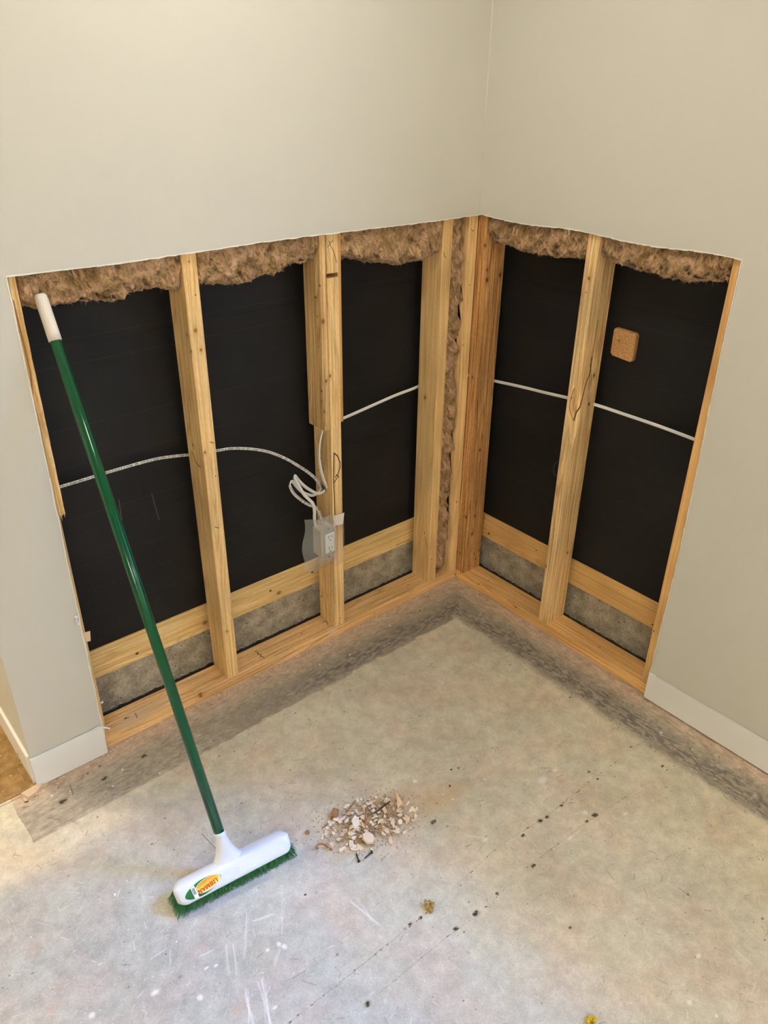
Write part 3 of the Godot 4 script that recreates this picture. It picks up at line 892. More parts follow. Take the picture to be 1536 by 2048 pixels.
	m = wood(1300, 109, c8(208, 158, 100), c8(132, 84, 42), 1.2, 10, [["knot", Vector2(140.0, 1071.1), 7.0], ["knot", Vector2(120.6, 1174.1), 4.5], ["dot", Vector2(177.3, 66.5), 2.6], ["dot", Vector2(152.3, 21.4), 2.4], ["dot", Vector2(203.7, 69.3), 2.8], ["dot", Vector2(188.0, 38.0), 3.2], ["knot", Vector2(158.3, 157.8), 5.0], ["knot", Vector2(120.4, 238.7), 5.0], ["knot", Vector2(167.1, 230.0), 5.0], ["dot", Vector2(103.0, 78.6), 3.0], ["knot", Vector2(167.0, 491.1), 5.0], ["knot", Vector2(105.6, 757.2), 4.0]] + knots.call(rg, 3, 1250))
	stud("wall_stud", "reddish coarse-grained stud of the right wall standing in the corner", m, false, 0.0, 0.038, 2.40)
	# R2, with bark lost from one edge
	var bark := c8(96, 56, 22)
	m = wood(1300, 110, c8(242, 206, 148), c8(180, 134, 82), 0.95, 9, [["knot", Vector2(107.1, 1144.9), 5.0], ["dot", Vector2(103.4, 1106.9), 1.6], ["dot", Vector2(102.0, 803.0), 2.2],
		["stain", Vector2(113.0, 790.9), 10.0, 52.0, c8(190, 140, 84), 0.7], ["stain", Vector2(124.4, 765.0), 5.0, 24.0, c8(150, 100, 54), 0.6],
		["line", [Vector2(167.3, 1029.2), Vector2(167.7, 998.2), Vector2(167.4, 969.7), Vector2(166.3, 943.9), Vector2(164.3, 922.4)], 1.6, c8(128, 80, 36), 0.8], ["line", [Vector2(164.3, 922.4), Vector2(163.9, 903.3), Vector2(165.7, 885.2), Vector2(162.5, 867.9), Vector2(157.7, 858.5)], 3.4, bark, 0.9], ["line", [Vector2(159.8, 901.2), Vector2(168.8, 881.6), Vector2(176.2, 859.0), Vector2(178.7, 837.2)], 1.6, c8(128, 80, 36), 0.6],
		["line", [Vector2(157.7, 858.5), Vector2(153.5, 845.8), Vector2(149.6, 831.6), Vector2(146.4, 814.0), Vector2(143.2, 796.3), Vector2(140.3, 777.0)], 2.6, bark, 0.95], ["line", [Vector2(140.3, 777.0), Vector2(128.7, 760.1), Vector2(125.7, 745.1), Vector2(123.7, 735.0)], 3.6, bark, 0.95],
		["line", [Vector2(108.0, 833.8), Vector2(104.2, 823.6), Vector2(101.3, 807.4), Vector2(98.7, 789.7), Vector2(99.5, 772.8), Vector2(105.5, 757.5), Vector2(115.1, 743.3), Vector2(121.9, 734.5)], 1.8, c8(138, 90, 44), 0.75], ["line", [Vector2(113.9, 808.1), Vector2(113.9, 785.0), Vector2(118.9, 764.8)], 1.2, c8(150, 104, 56), 0.6],
		["stain", Vector2(111.0, 791.9), 9.0, 48.0, c8(196, 148, 92), 0.6], ["dot", Vector2(182.5, 777.6), 5.0], ["stain", Vector2(168.5, 808.9), 20.0, 60.0, c8(206, 164, 120), 0.5], ["stain", Vector2(172.0, 846.3), 10.0, 30.0, c8(150, 96, 52), 0.5], ["knot", Vector2(89.9, 216.5), 4.0], ["knot", Vector2(182.9, 262.9), 4.5], ["dot", Vector2(48.1, 1115.6), 2.0]] + knots.call(rg, 1, 1250))
	var wane := [[0.60, 0.0, 0.0014], [0.66, 0.0, 0.004], [0.70, 0.0, 0.017], [0.74, 0.0, 0.021], [0.80, 0.0, 0.018], [0.84, 0.0, 0.010], [0.90, 0.0, 0.005], [1.0, 0.0, 0.0014]]
	stud("wall_stud", "pine stud in the middle of the right opening with a split bark pocket", m, false, 0.401, 0.038, 2.40, W, D, 0.0, wane)
	m = wood(1300, 111, c8(236, 190, 124), c8(206, 150, 84), 0.8, 6, [["stain", Vector2(100, 980), 20.0, 60.0, c8(206, 140, 76), 0.5], ["stain", Vector2(100, 400), 20.0, 70.0, c8(214, 156, 92), 0.5], ["dot", Vector2(92, 195), 2.4]])
	stud("wall_stud", "rounded pine stud along the right cut edge of the drywall", m, false, 0.809, 0.038, 2.40)

	# bottom plates
	m = wood(1600, 121, c8(238, 196, 138), c8(178, 126, 68), 0.9, 9, [
		["knot", Vector2(92.8, 473.4), 6.0], ["knot", Vector2(101.7, 474.8), 5.0], ["dot", Vector2(44.0, 871.3), 2.5], ["dot", Vector2(52.4, 1334.0), 2.5], ["dot", Vector2(107.4, 1146.9), 2.4], ["dot", Vector2(109.7, 1539.4), 3.0],
		["line", [Vector2(23.6, 703.9), Vector2(77.3, 707.4)], 1.0, ink], ["line", [Vector2(24.5, 708.9), Vector2(40.2, 708.5), Vector2(42.5, 699.6), Vector2(51.6, 710.7), Vector2(61.1, 699.1), Vector2(65.0, 711.5)], 0.9, ink, 0.7],
		["line", [Vector2(31.4, 967.7), Vector2(57.6, 973.6)], 1.0, ink, 0.8], ["line", [Vector2(38.3, 958.6), Vector2(35.5, 977.2), Vector2(64.3, 964.5)], 1.0, ink, 0.7],
		["stain", Vector2(52.5, 327.6), 40.0, 110.0, c8(222, 196, 166), 0.7], ["stain", Vector2(63.7, 261.8), 40.0, 70.0, c8(224, 198, 170), 0.7], ["stain", Vector2(98.3, 968.2), 22.0, 30.0, c8(236, 222, 196), 0.8], ["dot", Vector2(48.0, 258.3), 3.0], ["line", [Vector2(46.1, 287.7), Vector2(68.7, 283.5)], 2.0, c8(150, 110, 76), 0.7], ["line", [Vector2(51.0, 252.5), Vector2(50.5, 267.6)], 2.4, c8(150, 110, 76), 0.7]])
	var o := board("bottom_plate", m, Vector3(XE + T, 0.019, 0.0), Vector3.RIGHT, Vector3.BACK, -XE - T, W, D, 1600)
	tag(o, "pine bottom plate on the floor along the left wall, dusty at its left end", "bottom plate")
	m = wood(1600, 122, c8(238, 190, 124), c8(190, 134, 70), 0.8, 8, [["knot", Vector2(94.4, 298.4), 4.5], ["dot", Vector2(45.4, 128.7), 2.2], ["dot", Vector2(49.3, 626.1), 2.2], ["dot", Vector2(92.2, 118.6), 3.0], ["dot", Vector2(94.0, 25.6), 2.0]])
	o = board("bottom_plate", m, Vector3(0.0, 0.019, 0.0005), Vector3.BACK, Vector3.LEFT, 3.0, W, D, 1600)
	tag(o, "golden pine bottom plate on the floor along the right wall", "bottom plate")
	# ledgers behind the studs
	m = wood(1700, 123, c8(234, 202, 140), c8(196, 148, 84), 1.0, 12, [["knot", Vector2(78.0, 836.4), 8.0], ["knot", Vector2(71.2, 568.4), 8.0], ["dot", Vector2(56.7, 805.6), 4.0], ["dot", Vector2(77.2, 347.4), 4.5], ["dot", Vector2(54.0, 969.8), 4.0], ["line", [Vector2(107.2, 317.0), Vector2(108.1, 329.0), Vector2(118.1, 330.5), Vector2(106.7, 347.5), Vector2(114.9, 352.4)], 1.0, c8(120, 92, 56), 0.8], ["line", [Vector2(93.1, 1340.1), Vector2(90.1, 1371.1), Vector2(93.3, 1407.5)], 2.0, c8(160, 108, 52), 0.7]])
	o = board("ledger_board", m, Vector3(XE + T, 0.2025, -0.112), Vector3.RIGHT, Vector3.BACK, 1.66, 0.095, 0.0075, 1700)
	tag(o, "pine board lying behind the left wall studs on top of the concrete", "board")
	m = wood(1700, 124, c8(232, 188, 120), c8(198, 146, 80), 0.8, 9, [["dot", Vector2(79.3, 149.9), 4.5], ["dot", Vector2(46.1, 373.4), 2.6], ["dot", Vector2(88.5, 849.6), 3.0]])
	o = board("ledger_board", m, Vector3(0.112, 0.1985, -0.1), Vector3.BACK, Vector3.LEFT, 1.6, 0.095, 0.0075, 1700)
	tag(o, "golden pine board lying behind the right wall studs on top of the concrete", "board")

	# concrete footing behind the plates
	var st := begin()
	quad(st, Vector3(XE + T, -0.02, -0.1285), Vector3(0.129, -0.02, -0.1285), Vector3(0.129, 0.18, -0.1285), Vector3(XE + T, 0.18, -0.1285), Vector3.BACK, Vector2(0, 1), Vector2(1, 1), Vector2(1, 0), Vector2(0, 0))
	box(st, Vector3(XE + T + 0.001, -0.0005, -0.159), Vector3(0.129, 0.198, -0.129))
	tag(put("concrete_footing", st, M.footing), "low grey concrete footing with white salt marks behind the left bottom plate", "footing")
	st = begin()
	quad(st, Vector3(0.1285, -0.02, -0.13), Vector3(0.1285, -0.02, 1.6), Vector3(0.1285, 0.18, 1.6), Vector3(0.1285, 0.18, -0.13), Vector3.LEFT, Vector2(1, 1), Vector2(0, 1), Vector2(0, 0), Vector2(1, 0))
	box(st, Vector3(0.129, -0.0005, -0.128), Vector3(0.159, 0.198, 4.19))
	tag(put("concrete_footing", st, M.footing), "low grey concrete footing behind the right bottom plate", "footing")

	# black sheathing
	o = put("sheathing_panel", sheathing(XE + T, 0.13, true), sheath_mat(1, [[Vector2(-1.1674, 0.6730), Vector2(-1.1686, 0.6131)], [Vector2(-1.0763, 0.6609), Vector2(-1.0675, 0.5771)]]), self, Vector3(0, 0, -0.120))
	tag(o, "black sheathing with faint level seams behind the left stud bays", "sheathing")
	o = put("sheathing_panel", sheathing(-0.12, 1.015, false), sheath_mat(2, []), self, Vector3(0.120, 0, 0))
	tag(o, "black sheathing behind the right stud bays, carrying a small wood block", "sheathing")

func sheathing(a0: float, a1: float, left: bool) -> SurfaceTool:
	var st := begin()
	var f := func(a: float, y: float, b: float) -> Vector3: return Vector3(a, y, -b) if left else Vector3(b, y, a)
	var n := Vector3.BACK if left else Vector3.LEFT
	# horizontal courses that overlap by a hair, so that the seams are real
	var ys := [0.205, 0.62, 1.06, 1.10, 1.35, 1.9, CEIL]
	for i in ys.size() - 1:
		var b := 0.0 if i % 2 == 0 else 0.0008
		quad(st, f.call(a0, ys[i], b), f.call(a1, ys[i], b), f.call(a1, ys[i + 1], b), f.call(a0, ys[i + 1], b), n, Vector2(a0, -ys[i]), Vector2(a1, -ys[i]), Vector2(a1, -ys[i + 1]), Vector2(a0, -ys[i + 1]))
		quad(st, f.call(a0, ys[i + 1], 0.0), f.call(a1, ys[i + 1], 0.0), f.call(a1, ys[i + 1], 0.0008), f.call(a0, ys[i + 1], 0.0008), Vector3.UP if i % 2 == 0 else Vector3.DOWN)
	quad(st, f.call(a0, 0.205, 0.03), f.call(a1, 0.205, 0.03), f.call(a1, CEIL, 0.03), f.call(a0, CEIL, 0.03), -n)
	return st

func sheath_mat(sd: int, scuffs: Array) -> StandardMaterial3D:
	var w := 1700
	var h := 1400
	var a := noise_bytes(w, h, 8, 8, 0.03, 200 + sd, 4)
	var g := noise_bytes(w, h, 1, 1, 0.4, 210 + sd, 2)
	var px := PackedByteArray(); px.resize(w * h * 3)
	for i in w * h:
		var k := 20.0 + 0.030 * a[i] + 0.030 * g[i]
		px[i * 3] = int(k * 1.02); px[i * 3 + 1] = int(k); px[i * 3 + 2] = int(k * 0.97)
	var rg := RandomNumberGenerator.new(); rg.seed = sd
	for y in [0.36, 0.44, 0.52, 0.66, 0.80, 0.90, 1.055, 1.115, 1.20]:   # thin level lines in the facing
		var yy: float = (1.4 - y) * 1000.0
		for x in w:
			if rg.randf() < 0.62:
				dab(px, w, h, x + 0.5, yy + 0.5 + 1.5 * sin(x * 0.004), 1.2, 1.1, c8(78, 76, 72), 0.6, 1.0)
	for i in 260:
		var c := Vector2(rg.randf() * w, rg.randf() * h)
		var l := rg.randf_range(2, 18)
		var t := rg.randf() * TAU
		stroke(px, w, h, [c, c + Vector2(cos(t), sin(t)) * l], 0.8, c8(92, 88, 80), rg.randf_range(0.1, 0.4), 1.0)
	for i in 60:
		dab(px, w, h, rg.randf() * w, rg.randf_range(700, 1150), 1.6, 1.3, c8(150, 140, 120), 0.6, 0.6)
	if sd == 1:
		for i in 70:
			var c := Vector2(rg.randf_range(130, 330), rg.randf_range(960, 1110))
			stroke(px, w, h, [c, c + Vector2(rg.randf_range(-8, 8), rg.randf_range(-5, 5))], 0.9, c8(110, 106, 96), 0.4, 1.0)
	for s in scuffs:
		stroke(px, w, h, [Vector2((s[0].x + 1.6) * 1000, (1.4 - s[0].y) * 1000), Vector2((s[1].x + 1.6) * 1000, (1.4 - s[1].y) * 1000)], 2.2, c8(120, 118, 116), 0.5, 1.0)
	var m := tmat(ImageTexture.create_from_image(Image.create_from_data(w, h, false, Image.FORMAT_RGB8, px)), 0.55, 0.35)
	m.uv1_scale = Vector3(1.0 / 1.7, 1.0 / 1.4, 1.0)
	m.uv1_offset = Vector3(1.6 / 1.7 if sd == 1 else 0.1, 1.0, 0.0)
	return m

func splintered(called: String, label: String, m: Material) -> void:
	# front strip of broken wood that ends in teeth; cross-section 11 x 30 mm
	var st := begin()
	var x0 := -1.3605
	var n := 30
	var right := []
	for i in n + 1:
		var y := lerpf(1.31, 0.745, float(i) / n)
		right.append(Vector2(-1.3405 + 0.0003 * sin(i * 1.7), y))
	for i in n:
		var p: Vector2 = right[i]; var q: Vector2 = right[i + 1]
		for zz in [0.0006, -0.03]:
			quad(st, Vector3(-1.354, p.y, zz), Vector3(p.x, p.y, zz), Vector3(q.x, q.y, zz), Vector3(-1.354, q.y, zz), Vector3(0, 0, 1 if zz > 0 else -1), Vector2(0.35, p.y), Vector2(0.40, p.y), Vector2(0.40, q.y), Vector2(0.35, q.y))
		quad(st, Vector3(p.x, p.y, 0.0006), Vector3(p.x, p.y, -0.03), Vector3(q.x, q.y, -0.03), Vector3(q.x, q.y, 0.0006), Vector3.RIGHT, Vector2(0.4, p.y), Vector2(0.5, p.y), Vector2(0.5, q.y), Vector2(0.4, q.y))
	for k in 5:   # teeth at the torn end
		var xa := -1.3535 + k * 0.0026
		var l := [0.012, 0.020, 0.006, 0.004, 0.013][k] as float
		for zz in [0.0006, -0.012]:
			tri(st, Vector3(xa, 0.746, zz), Vector3(xa + 0.0026, 0.746, zz), Vector3(xa + 0.0012, 0.746 - l, zz - 0.003), Vector3(0, 0, 1 if zz > 0 else -1), Vector2(0.36, 0.5), Vector2(0.38, 0.5), Vector2(0.37, 0.52))
		tri(st, Vector3(xa + 0.0026, 0.746, 0.0006), Vector3(xa + 0.0026, 0.746, -0.012), Vector3(xa + 0.0012, 0.746 - l, -0.004), Vector3.RIGHT, Vector2(0.36, 0.5), Vector2(0.38, 0.5), Vector2(0.37, 0.52))
	tag(put(called, st, m), label, "wood strip")

# ------------------------------------------------------------------ insulation
func batt(label: String, left: bool, a0: float, a1: float, edge: Array, top: float, sd: int, face := -0.004, bottom_deep := 0.03) -> void:
	var nz := FastNoiseLite.new()
	nz.noise_type = FastNoiseLite.TYPE_SIMPLEX_SMOOTH
	nz.seed = sd
	nz.frequency = 14.0
	nz.fractal_octaves = 4
	var n := maxi(10, int((a1 - a0) / 0.004))
	var rows := 36 if edge[0].y > 0.5 else 150
	var grid := []
	for i in n + 1:
		var u := lerpf(a0, a1, float(i) / n)
		var yb: float = edge[0].y
		for e in edge.size() - 1:
			if u >= edge[e].x:
				var t := clampf((u - edge[e].x) / maxf(0.0001, edge[e + 1].x - edge[e].x), 0.0, 1.0)
				yb = lerpf(edge[e].y, edge[e + 1].y, t * t * (3.0 - 2.0 * t))
		yb += 0.004 * nz.get_noise_2d(u * 9.0, 3.0)
		var side := clampf(minf(u - a0, a1 - u) / 0.02, 0.0, 1.0)
		var shrink := 0.012 * (1.0 - sqrt(1.0 - (1.0 - side) * (1.0 - side)))
		var col := []
		for k in rows + 1:
			var s := float(k) / rows
			var y: float; var b: float
			if s < 0.55:                       # face
				var t := s / 0.55
				y = lerpf(top, yb + 0.028, t)
				b = face + 0.004 * sin(t * PI)
			elif s < 0.8:                      # rolled-under belly
				var t := (s - 0.55) / 0.25 * PI * 0.5
				y = yb + 0.028 - 0.028 * sin(t)
				b = face - bottom_deep * (1.0 - cos(t))
			else:
				var t := (s - 0.8) / 0.2
				y = yb + 0.006 * t
				b = lerpf(face - bottom_deep, -0.1185, t)
			var d := 0.022 * nz.get_noise_2d(u, y) + 0.011 * nz.get_noise_2d(u * 3.1 + 7.0, y * 2.2) + 0.005 * nz.get_noise_2d(u * 4.0 + 3.0, y * 5.0 + 9.0) - 0.016 * maxf(0.0, 0.10 - absf(nz.get_noise_2d(u * 0.8 + 40.0, y * 1.1))) * 10.0
			if s < 0.8:
				b = minf(b + d - shrink, -0.0005)
			if s > 0.4 and s < 0.95:
				y += 0.007 * nz.get_noise_2d(u * 2.3 + 13.0, b * 3.0 + 5.0)
			col.append(Vector3(u, y, b))
		grid.append(col)
	var st := begin(false)
	var cen := Vector3((a0 + a1) / 2, top, -0.06)
	var f := func(p: Vector3) -> Vector3: return Vector3(p.x, p.y, p.z) if left else Vector3(-p.z, p.y, p.x)
	for i in n:
		for k in rows:
			var p: Vector3 = grid[i][k]; var q: Vector3 = grid[i + 1][k]; var r: Vector3 = grid[i + 1][k + 1]; var s: Vector3 = grid[i][k + 1]
			var m := (p + r) * 0.5
			var hint := Vector3(0, m.y - maxf(m.y, grid[i][rows].y + 0.03), m.z + 0.075)
			if k > rows * 0.8: hint = Vector3.DOWN
			var off := sd * 0.37
			quad(st, f.call(p), f.call(q), f.call(r), f.call(s), f.call(hint), Vector2(p.x * 2.6 + off, (-p.y - p.z) * 3.6), Vector2(q.x * 2.6 + off, (-q.y - q.z) * 3.6), Vector2(r.x * 2.6 + off, (-r.y - r.z) * 3.6), Vector2(s.x * 2.6 + off, (-s.y - s.z) * 3.6))
	for e in [0, n]:
		for k in rows - 1:
			tri(st, f.call(Vector3(grid[e][0].x, top, -0.1185)), f.call(grid[e][k]), f.call(grid[e][k + 1]), f.call(Vector3(-1 if e == 0 else 1, 0, 0)))
	var o := thing("insulation_batt", label, "insulation")
	put("batt", st, M.batt, o)
	# loose fibres
	st = begin()
	var rg := RandomNumberGenerator.new(); rg.seed = sd
	for i in int((a1 - a0) * 1600):
		var ci := rg.randi_range(1, n - 1)
		var ri := rg.randi_range(int(rows * 0.1), int(rows * 0.85))
		var p: Vector3 = grid[ci][ri]
		var dv := Vector3(rg.randf_range(-1, 1), rg.randf_range(-1, 0.4), rg.randf_range(-0.3, 1)).normalized() * rg.randf_range(0.004, 0.012)
		if p.z + dv.z > 0.008: dv.z = 0.0
		var wv := dv.cross(Vector3(0.3, 0.5, 0.8)).normalized() * 0.00035
		tri(st, f.call(p - wv), f.call(p + wv), f.call(p + dv), f.call(Vector3.BACK))
	var fib := put("loose_fibres", st, M.fibre, o)
	fib.set_meta("kind", "stuff")

func build_insulation() -> void:
	M.fibre = mat(c8(206, 172, 136), 0.9)
	batt("brown fibre insulation hanging in the bay above the broom grip", true, -1.3385, -0.974, [Vector2(-1.3321, 1.2223), Vector2(-1.2949, 1.2165), Vector2(-1.2359, 1.2171), Vector2(-1.1220, 1.2054), Vector2(-1.0960, 1.2196), Vector2(-1.0375, 1.2204), Vector2(-0.9822, 1.2091)], 1.42, 3)
	batt("brown fibre insulation hanging in the bay right of the first full stud", true, -0.934, -0.584, [Vector2(-0.9123, 1.2111), Vector2(-0.8139, 1.2000), Vector2(-0.7253, 1.2130), Vector2(-0.6166, 1.2309), Vector2(-0.5943, 1.2321)], 1.42, 4)
	batt("brown fibre insulation hanging in the bay right of the outlet stud", true, -0.511, -0.144, [Vector2(-0.4789, 1.2224), Vector2(-0.3809, 1.1987), Vector2(-0.2690, 1.1796), Vector2(-0.2069, 1.1863), Vector2(-0.1794, 1.1931)], 1.42, 5, 0.0, 0.04)
	batt("tall narrow strip of brown insulation filling the gap beside the corner stud", true, -0.1045, -0.0385, [Vector2(-0.1045, 0.052), Vector2(-0.07, 0.046), Vector2(-0.0385, 0.050)], 1.42, 6, -0.014)
	batt("brown insulation hanging right beside the reddish corner stud", false, 0.0385, 0.4005, [Vector2(0.0217, 1.2158), Vector2(0.0762, 1.2206), Vector2(0.1220, 1.2187), Vector2(0.1713, 1.2104), Vector2(0.2634, 1.2147), Vector2(0.3633, 1.2234)], 1.42, 7)
	batt("brown insulation hanging in the right bay above the square wood block", false, 0.4395, 0.8085, [Vector2(0.4495, 1.2382), Vector2(0.4719, 1.2288), Vector2(0.5722, 1.2236), Vector2(0.6601, 1.2164), Vector2(0.7261, 1.2269), Vector2(0.7642, 1.2324), Vector2(0.7935, 1.2435)], 1.42, 8)

# ------------------------------------------------------------------ cables
func build_cables() -> void:
	var jacket := mat(c8(240, 238, 230), 0.4)
	# the jacket's print, too small to read
	var w := 1024; var h := 64
	var im := Image.create(w, h, false, Image.FORMAT_RGB8)
	im.fill(c8(240, 238, 230))
	var rg := RandomNumberGenerator.new(); rg.seed = 12
	var x := 8
	while x < w - 14:
		var ww := rg.randi_range(3, 7)
		if rg.randf() < 0.82:
			for row in [48, 0]:
				im.fill_rect(Rect2i(x, row + rg.randi_range(2, 4), ww, 8 + rg.randi_range(0, 3)), c8(46, 44, 42))
		x += ww + rg.randi_range(2, 4)
	var printed := tmat(ImageTexture.create_from_image(im), 0.4)
	printed.texture_repeat = true
	var sh := flat_cable()
	var st := begin(false)
	var pa := [Vector3(-1.3420, 0.7654, -0.0980), Vector3(-1.3089, 0.7670, -0.0980), Vector3(-1.2629, 0.7676, -0.0980), Vector3(-1.1920, 0.7693, -0.0980), Vector3(-1.0770, 0.7689, -0.0980), Vector3(-1.0139, 0.7620, -0.0980), Vector3(-0.9564, 0.7513, -0.0980), Vector3(-0.8779, 0.7408, -0.0980), Vector3(-0.8519, 0.7394, -0.0940), Vector3(-0.8177, 0.7344, -0.0850), Vector3(-0.7787, 0.7256, -0.0700), Vector3(-0.7393, 0.7104, -0.0550), Vector3(-0.6997, 0.6854, -0.0400), Vector3(-0.6756, 0.6659, -0.0260), Vector3(-0.6331, 0.6270, -0.0260), Vector3(-0.6064, 0.5968, -0.0270), Vector3(-0.5918, 0.5733, -0.0280), Vector3(-0.5894, 0.5559, -0.0270), Vector3(-0.5987, 0.5461, -0.0250), Vector3(-0.6208, 0.5468, -0.0200), Vector3(-0.6494, 0.5646, -0.0120), Vector3(-0.6693, 0.5811, -0.0080), Vector3(-0.6856, 0.6020, -0.0060), Vector3(-0.6975, 0.6209, -0.0050), Vector3(-0.7083, 0.6295, 0.0000), Vector3(-0.7161, 0.6259, 0.0050), Vector3(-0.7158, 0.6133, 0.0060), Vector3(-0.7056, 0.5909, 0.0070), Vector3(-0.6800, 0.5605, 0.0060), Vector3(-0.6515, 0.5340, 0.0020), Vector3(-0.6260, 0.5160, -0.0040), Vector3(-0.6110, 0.4936, -0.0080), Vector3(-0.6014, 0.4710, -0.0120), Vector3(-0.5891, 0.4400, -0.0200), Vector3(-0.5772, 0.4060, -0.0300)]
	sweep(st, smooth_path(pa), sh, Vector3(0, 0.92, 0.39), 0.22)
	tag(put("electrical_cable", st, printed), "white printed cable crossing the left bays and looping into the outlet box", "cable")
	st = begin(false)
	var pb := [Vector3(-0.5692, 0.7589, -0.0300), Vector3(-0.5736, 0.7347, -0.0300), Vector3(-0.5832, 0.7092, -0.0280), Vector3(-0.5884, 0.6856, -0.0260), Vector3(-0.5893, 0.6615, -0.0260), Vector3(-0.5873, 0.6362, -0.0260), Vector3(-0.5826, 0.6116, -0.0260), Vector3(-0.5753, 0.5854, -0.0270), Vector3(-0.5685, 0.5645, -0.0270), Vector3(-0.5697, 0.5532, -0.0220), Vector3(-0.5912, 0.5506, -0.0120), Vector3(-0.6156, 0.5577, -0.0060), Vector3(-0.6431, 0.5800, -0.0020), Vector3(-0.6697, 0.6067, 0.0020), Vector3(-0.6883, 0.6313, 0.0040), Vector3(-0.6997, 0.6476, 0.0080), Vector3(-0.7057, 0.6482, 0.0130), Vector3(-0.7025, 0.6368, 0.0150), Vector3(-0.6906, 0.6108, 0.0160), Vector3(-0.6770, 0.5835, 0.0160), Vector3(-0.6558, 0.5565, 0.0120), Vector3(-0.6398, 0.5351, 0.0060), Vector3(-0.6312, 0.5057, 0.0000), Vector3(-0.6266, 0.4764, -0.0080), Vector3(-0.6156, 0.4425, -0.0200), Vector3(-0.6041, 0.4086, -0.0300)]
	sweep(st, smooth_path(pb), sh, Vector3(0.0, 0.92, 0.39), 0.22)
	tag(put("electrical_cable", st, jacket), "white cable dropping from under the short wood strip and looping into the outlet box", "cable")
	st = begin(false)
	sweep(st, smooth_path([Vector3(-0.5039, 0.7229, -0.0980), Vector3(-0.4366, 0.7272, -0.0980), Vector3(-0.3369, 0.7392, -0.0980), Vector3(-0.2329, 0.7518, -0.0980), Vector3(-0.1375, 0.7592, -0.0980), Vector3(-0.06, 0.775, -0.098), Vector3(0.03, 0.785, -0.02), Vector3(0.0980, 0.7640, 0.0309), Vector3(0.0980, 0.7757, 0.1401), Vector3(0.0980, 0.7838, 0.2331), Vector3(0.0920, 0.7954, 0.3296), Vector3(0.0840, 0.8080, 0.4348), Vector3(0.0980, 0.8036, 0.5381), Vector3(0.0980, 0.8041, 0.6536), Vector3(0.0980, 0.8014, 0.7653), Vector3(0.0980, 0.7994, 0.8142)]), sh, Vector3.UP, 0.22)
	tag(put("electrical_cable", st, jacket), "white cable running through the studs round the corner, right of the outlet", "cable")
	# staple that holds the two cables
	st = begin()
	bevel_box(st, Vector3(-0.5770, 0.5581, -0.0285), Vector3(0.003, 0.012, 0.034), 0.001, Basis(Vector3.RIGHT, 0.3))
	bevel_box(st, Vector3(-0.5819, 0.5568, -0.0400), Vector3(0.006, 0.012, 0.004), 0.001, Basis(Vector3.RIGHT, 0.3))
	tag(put("cable_clip", st, mat(c8(104, 92, 84), 0.5)), "grey plastic clip pinning two white cables to the outlet stud", "clip")

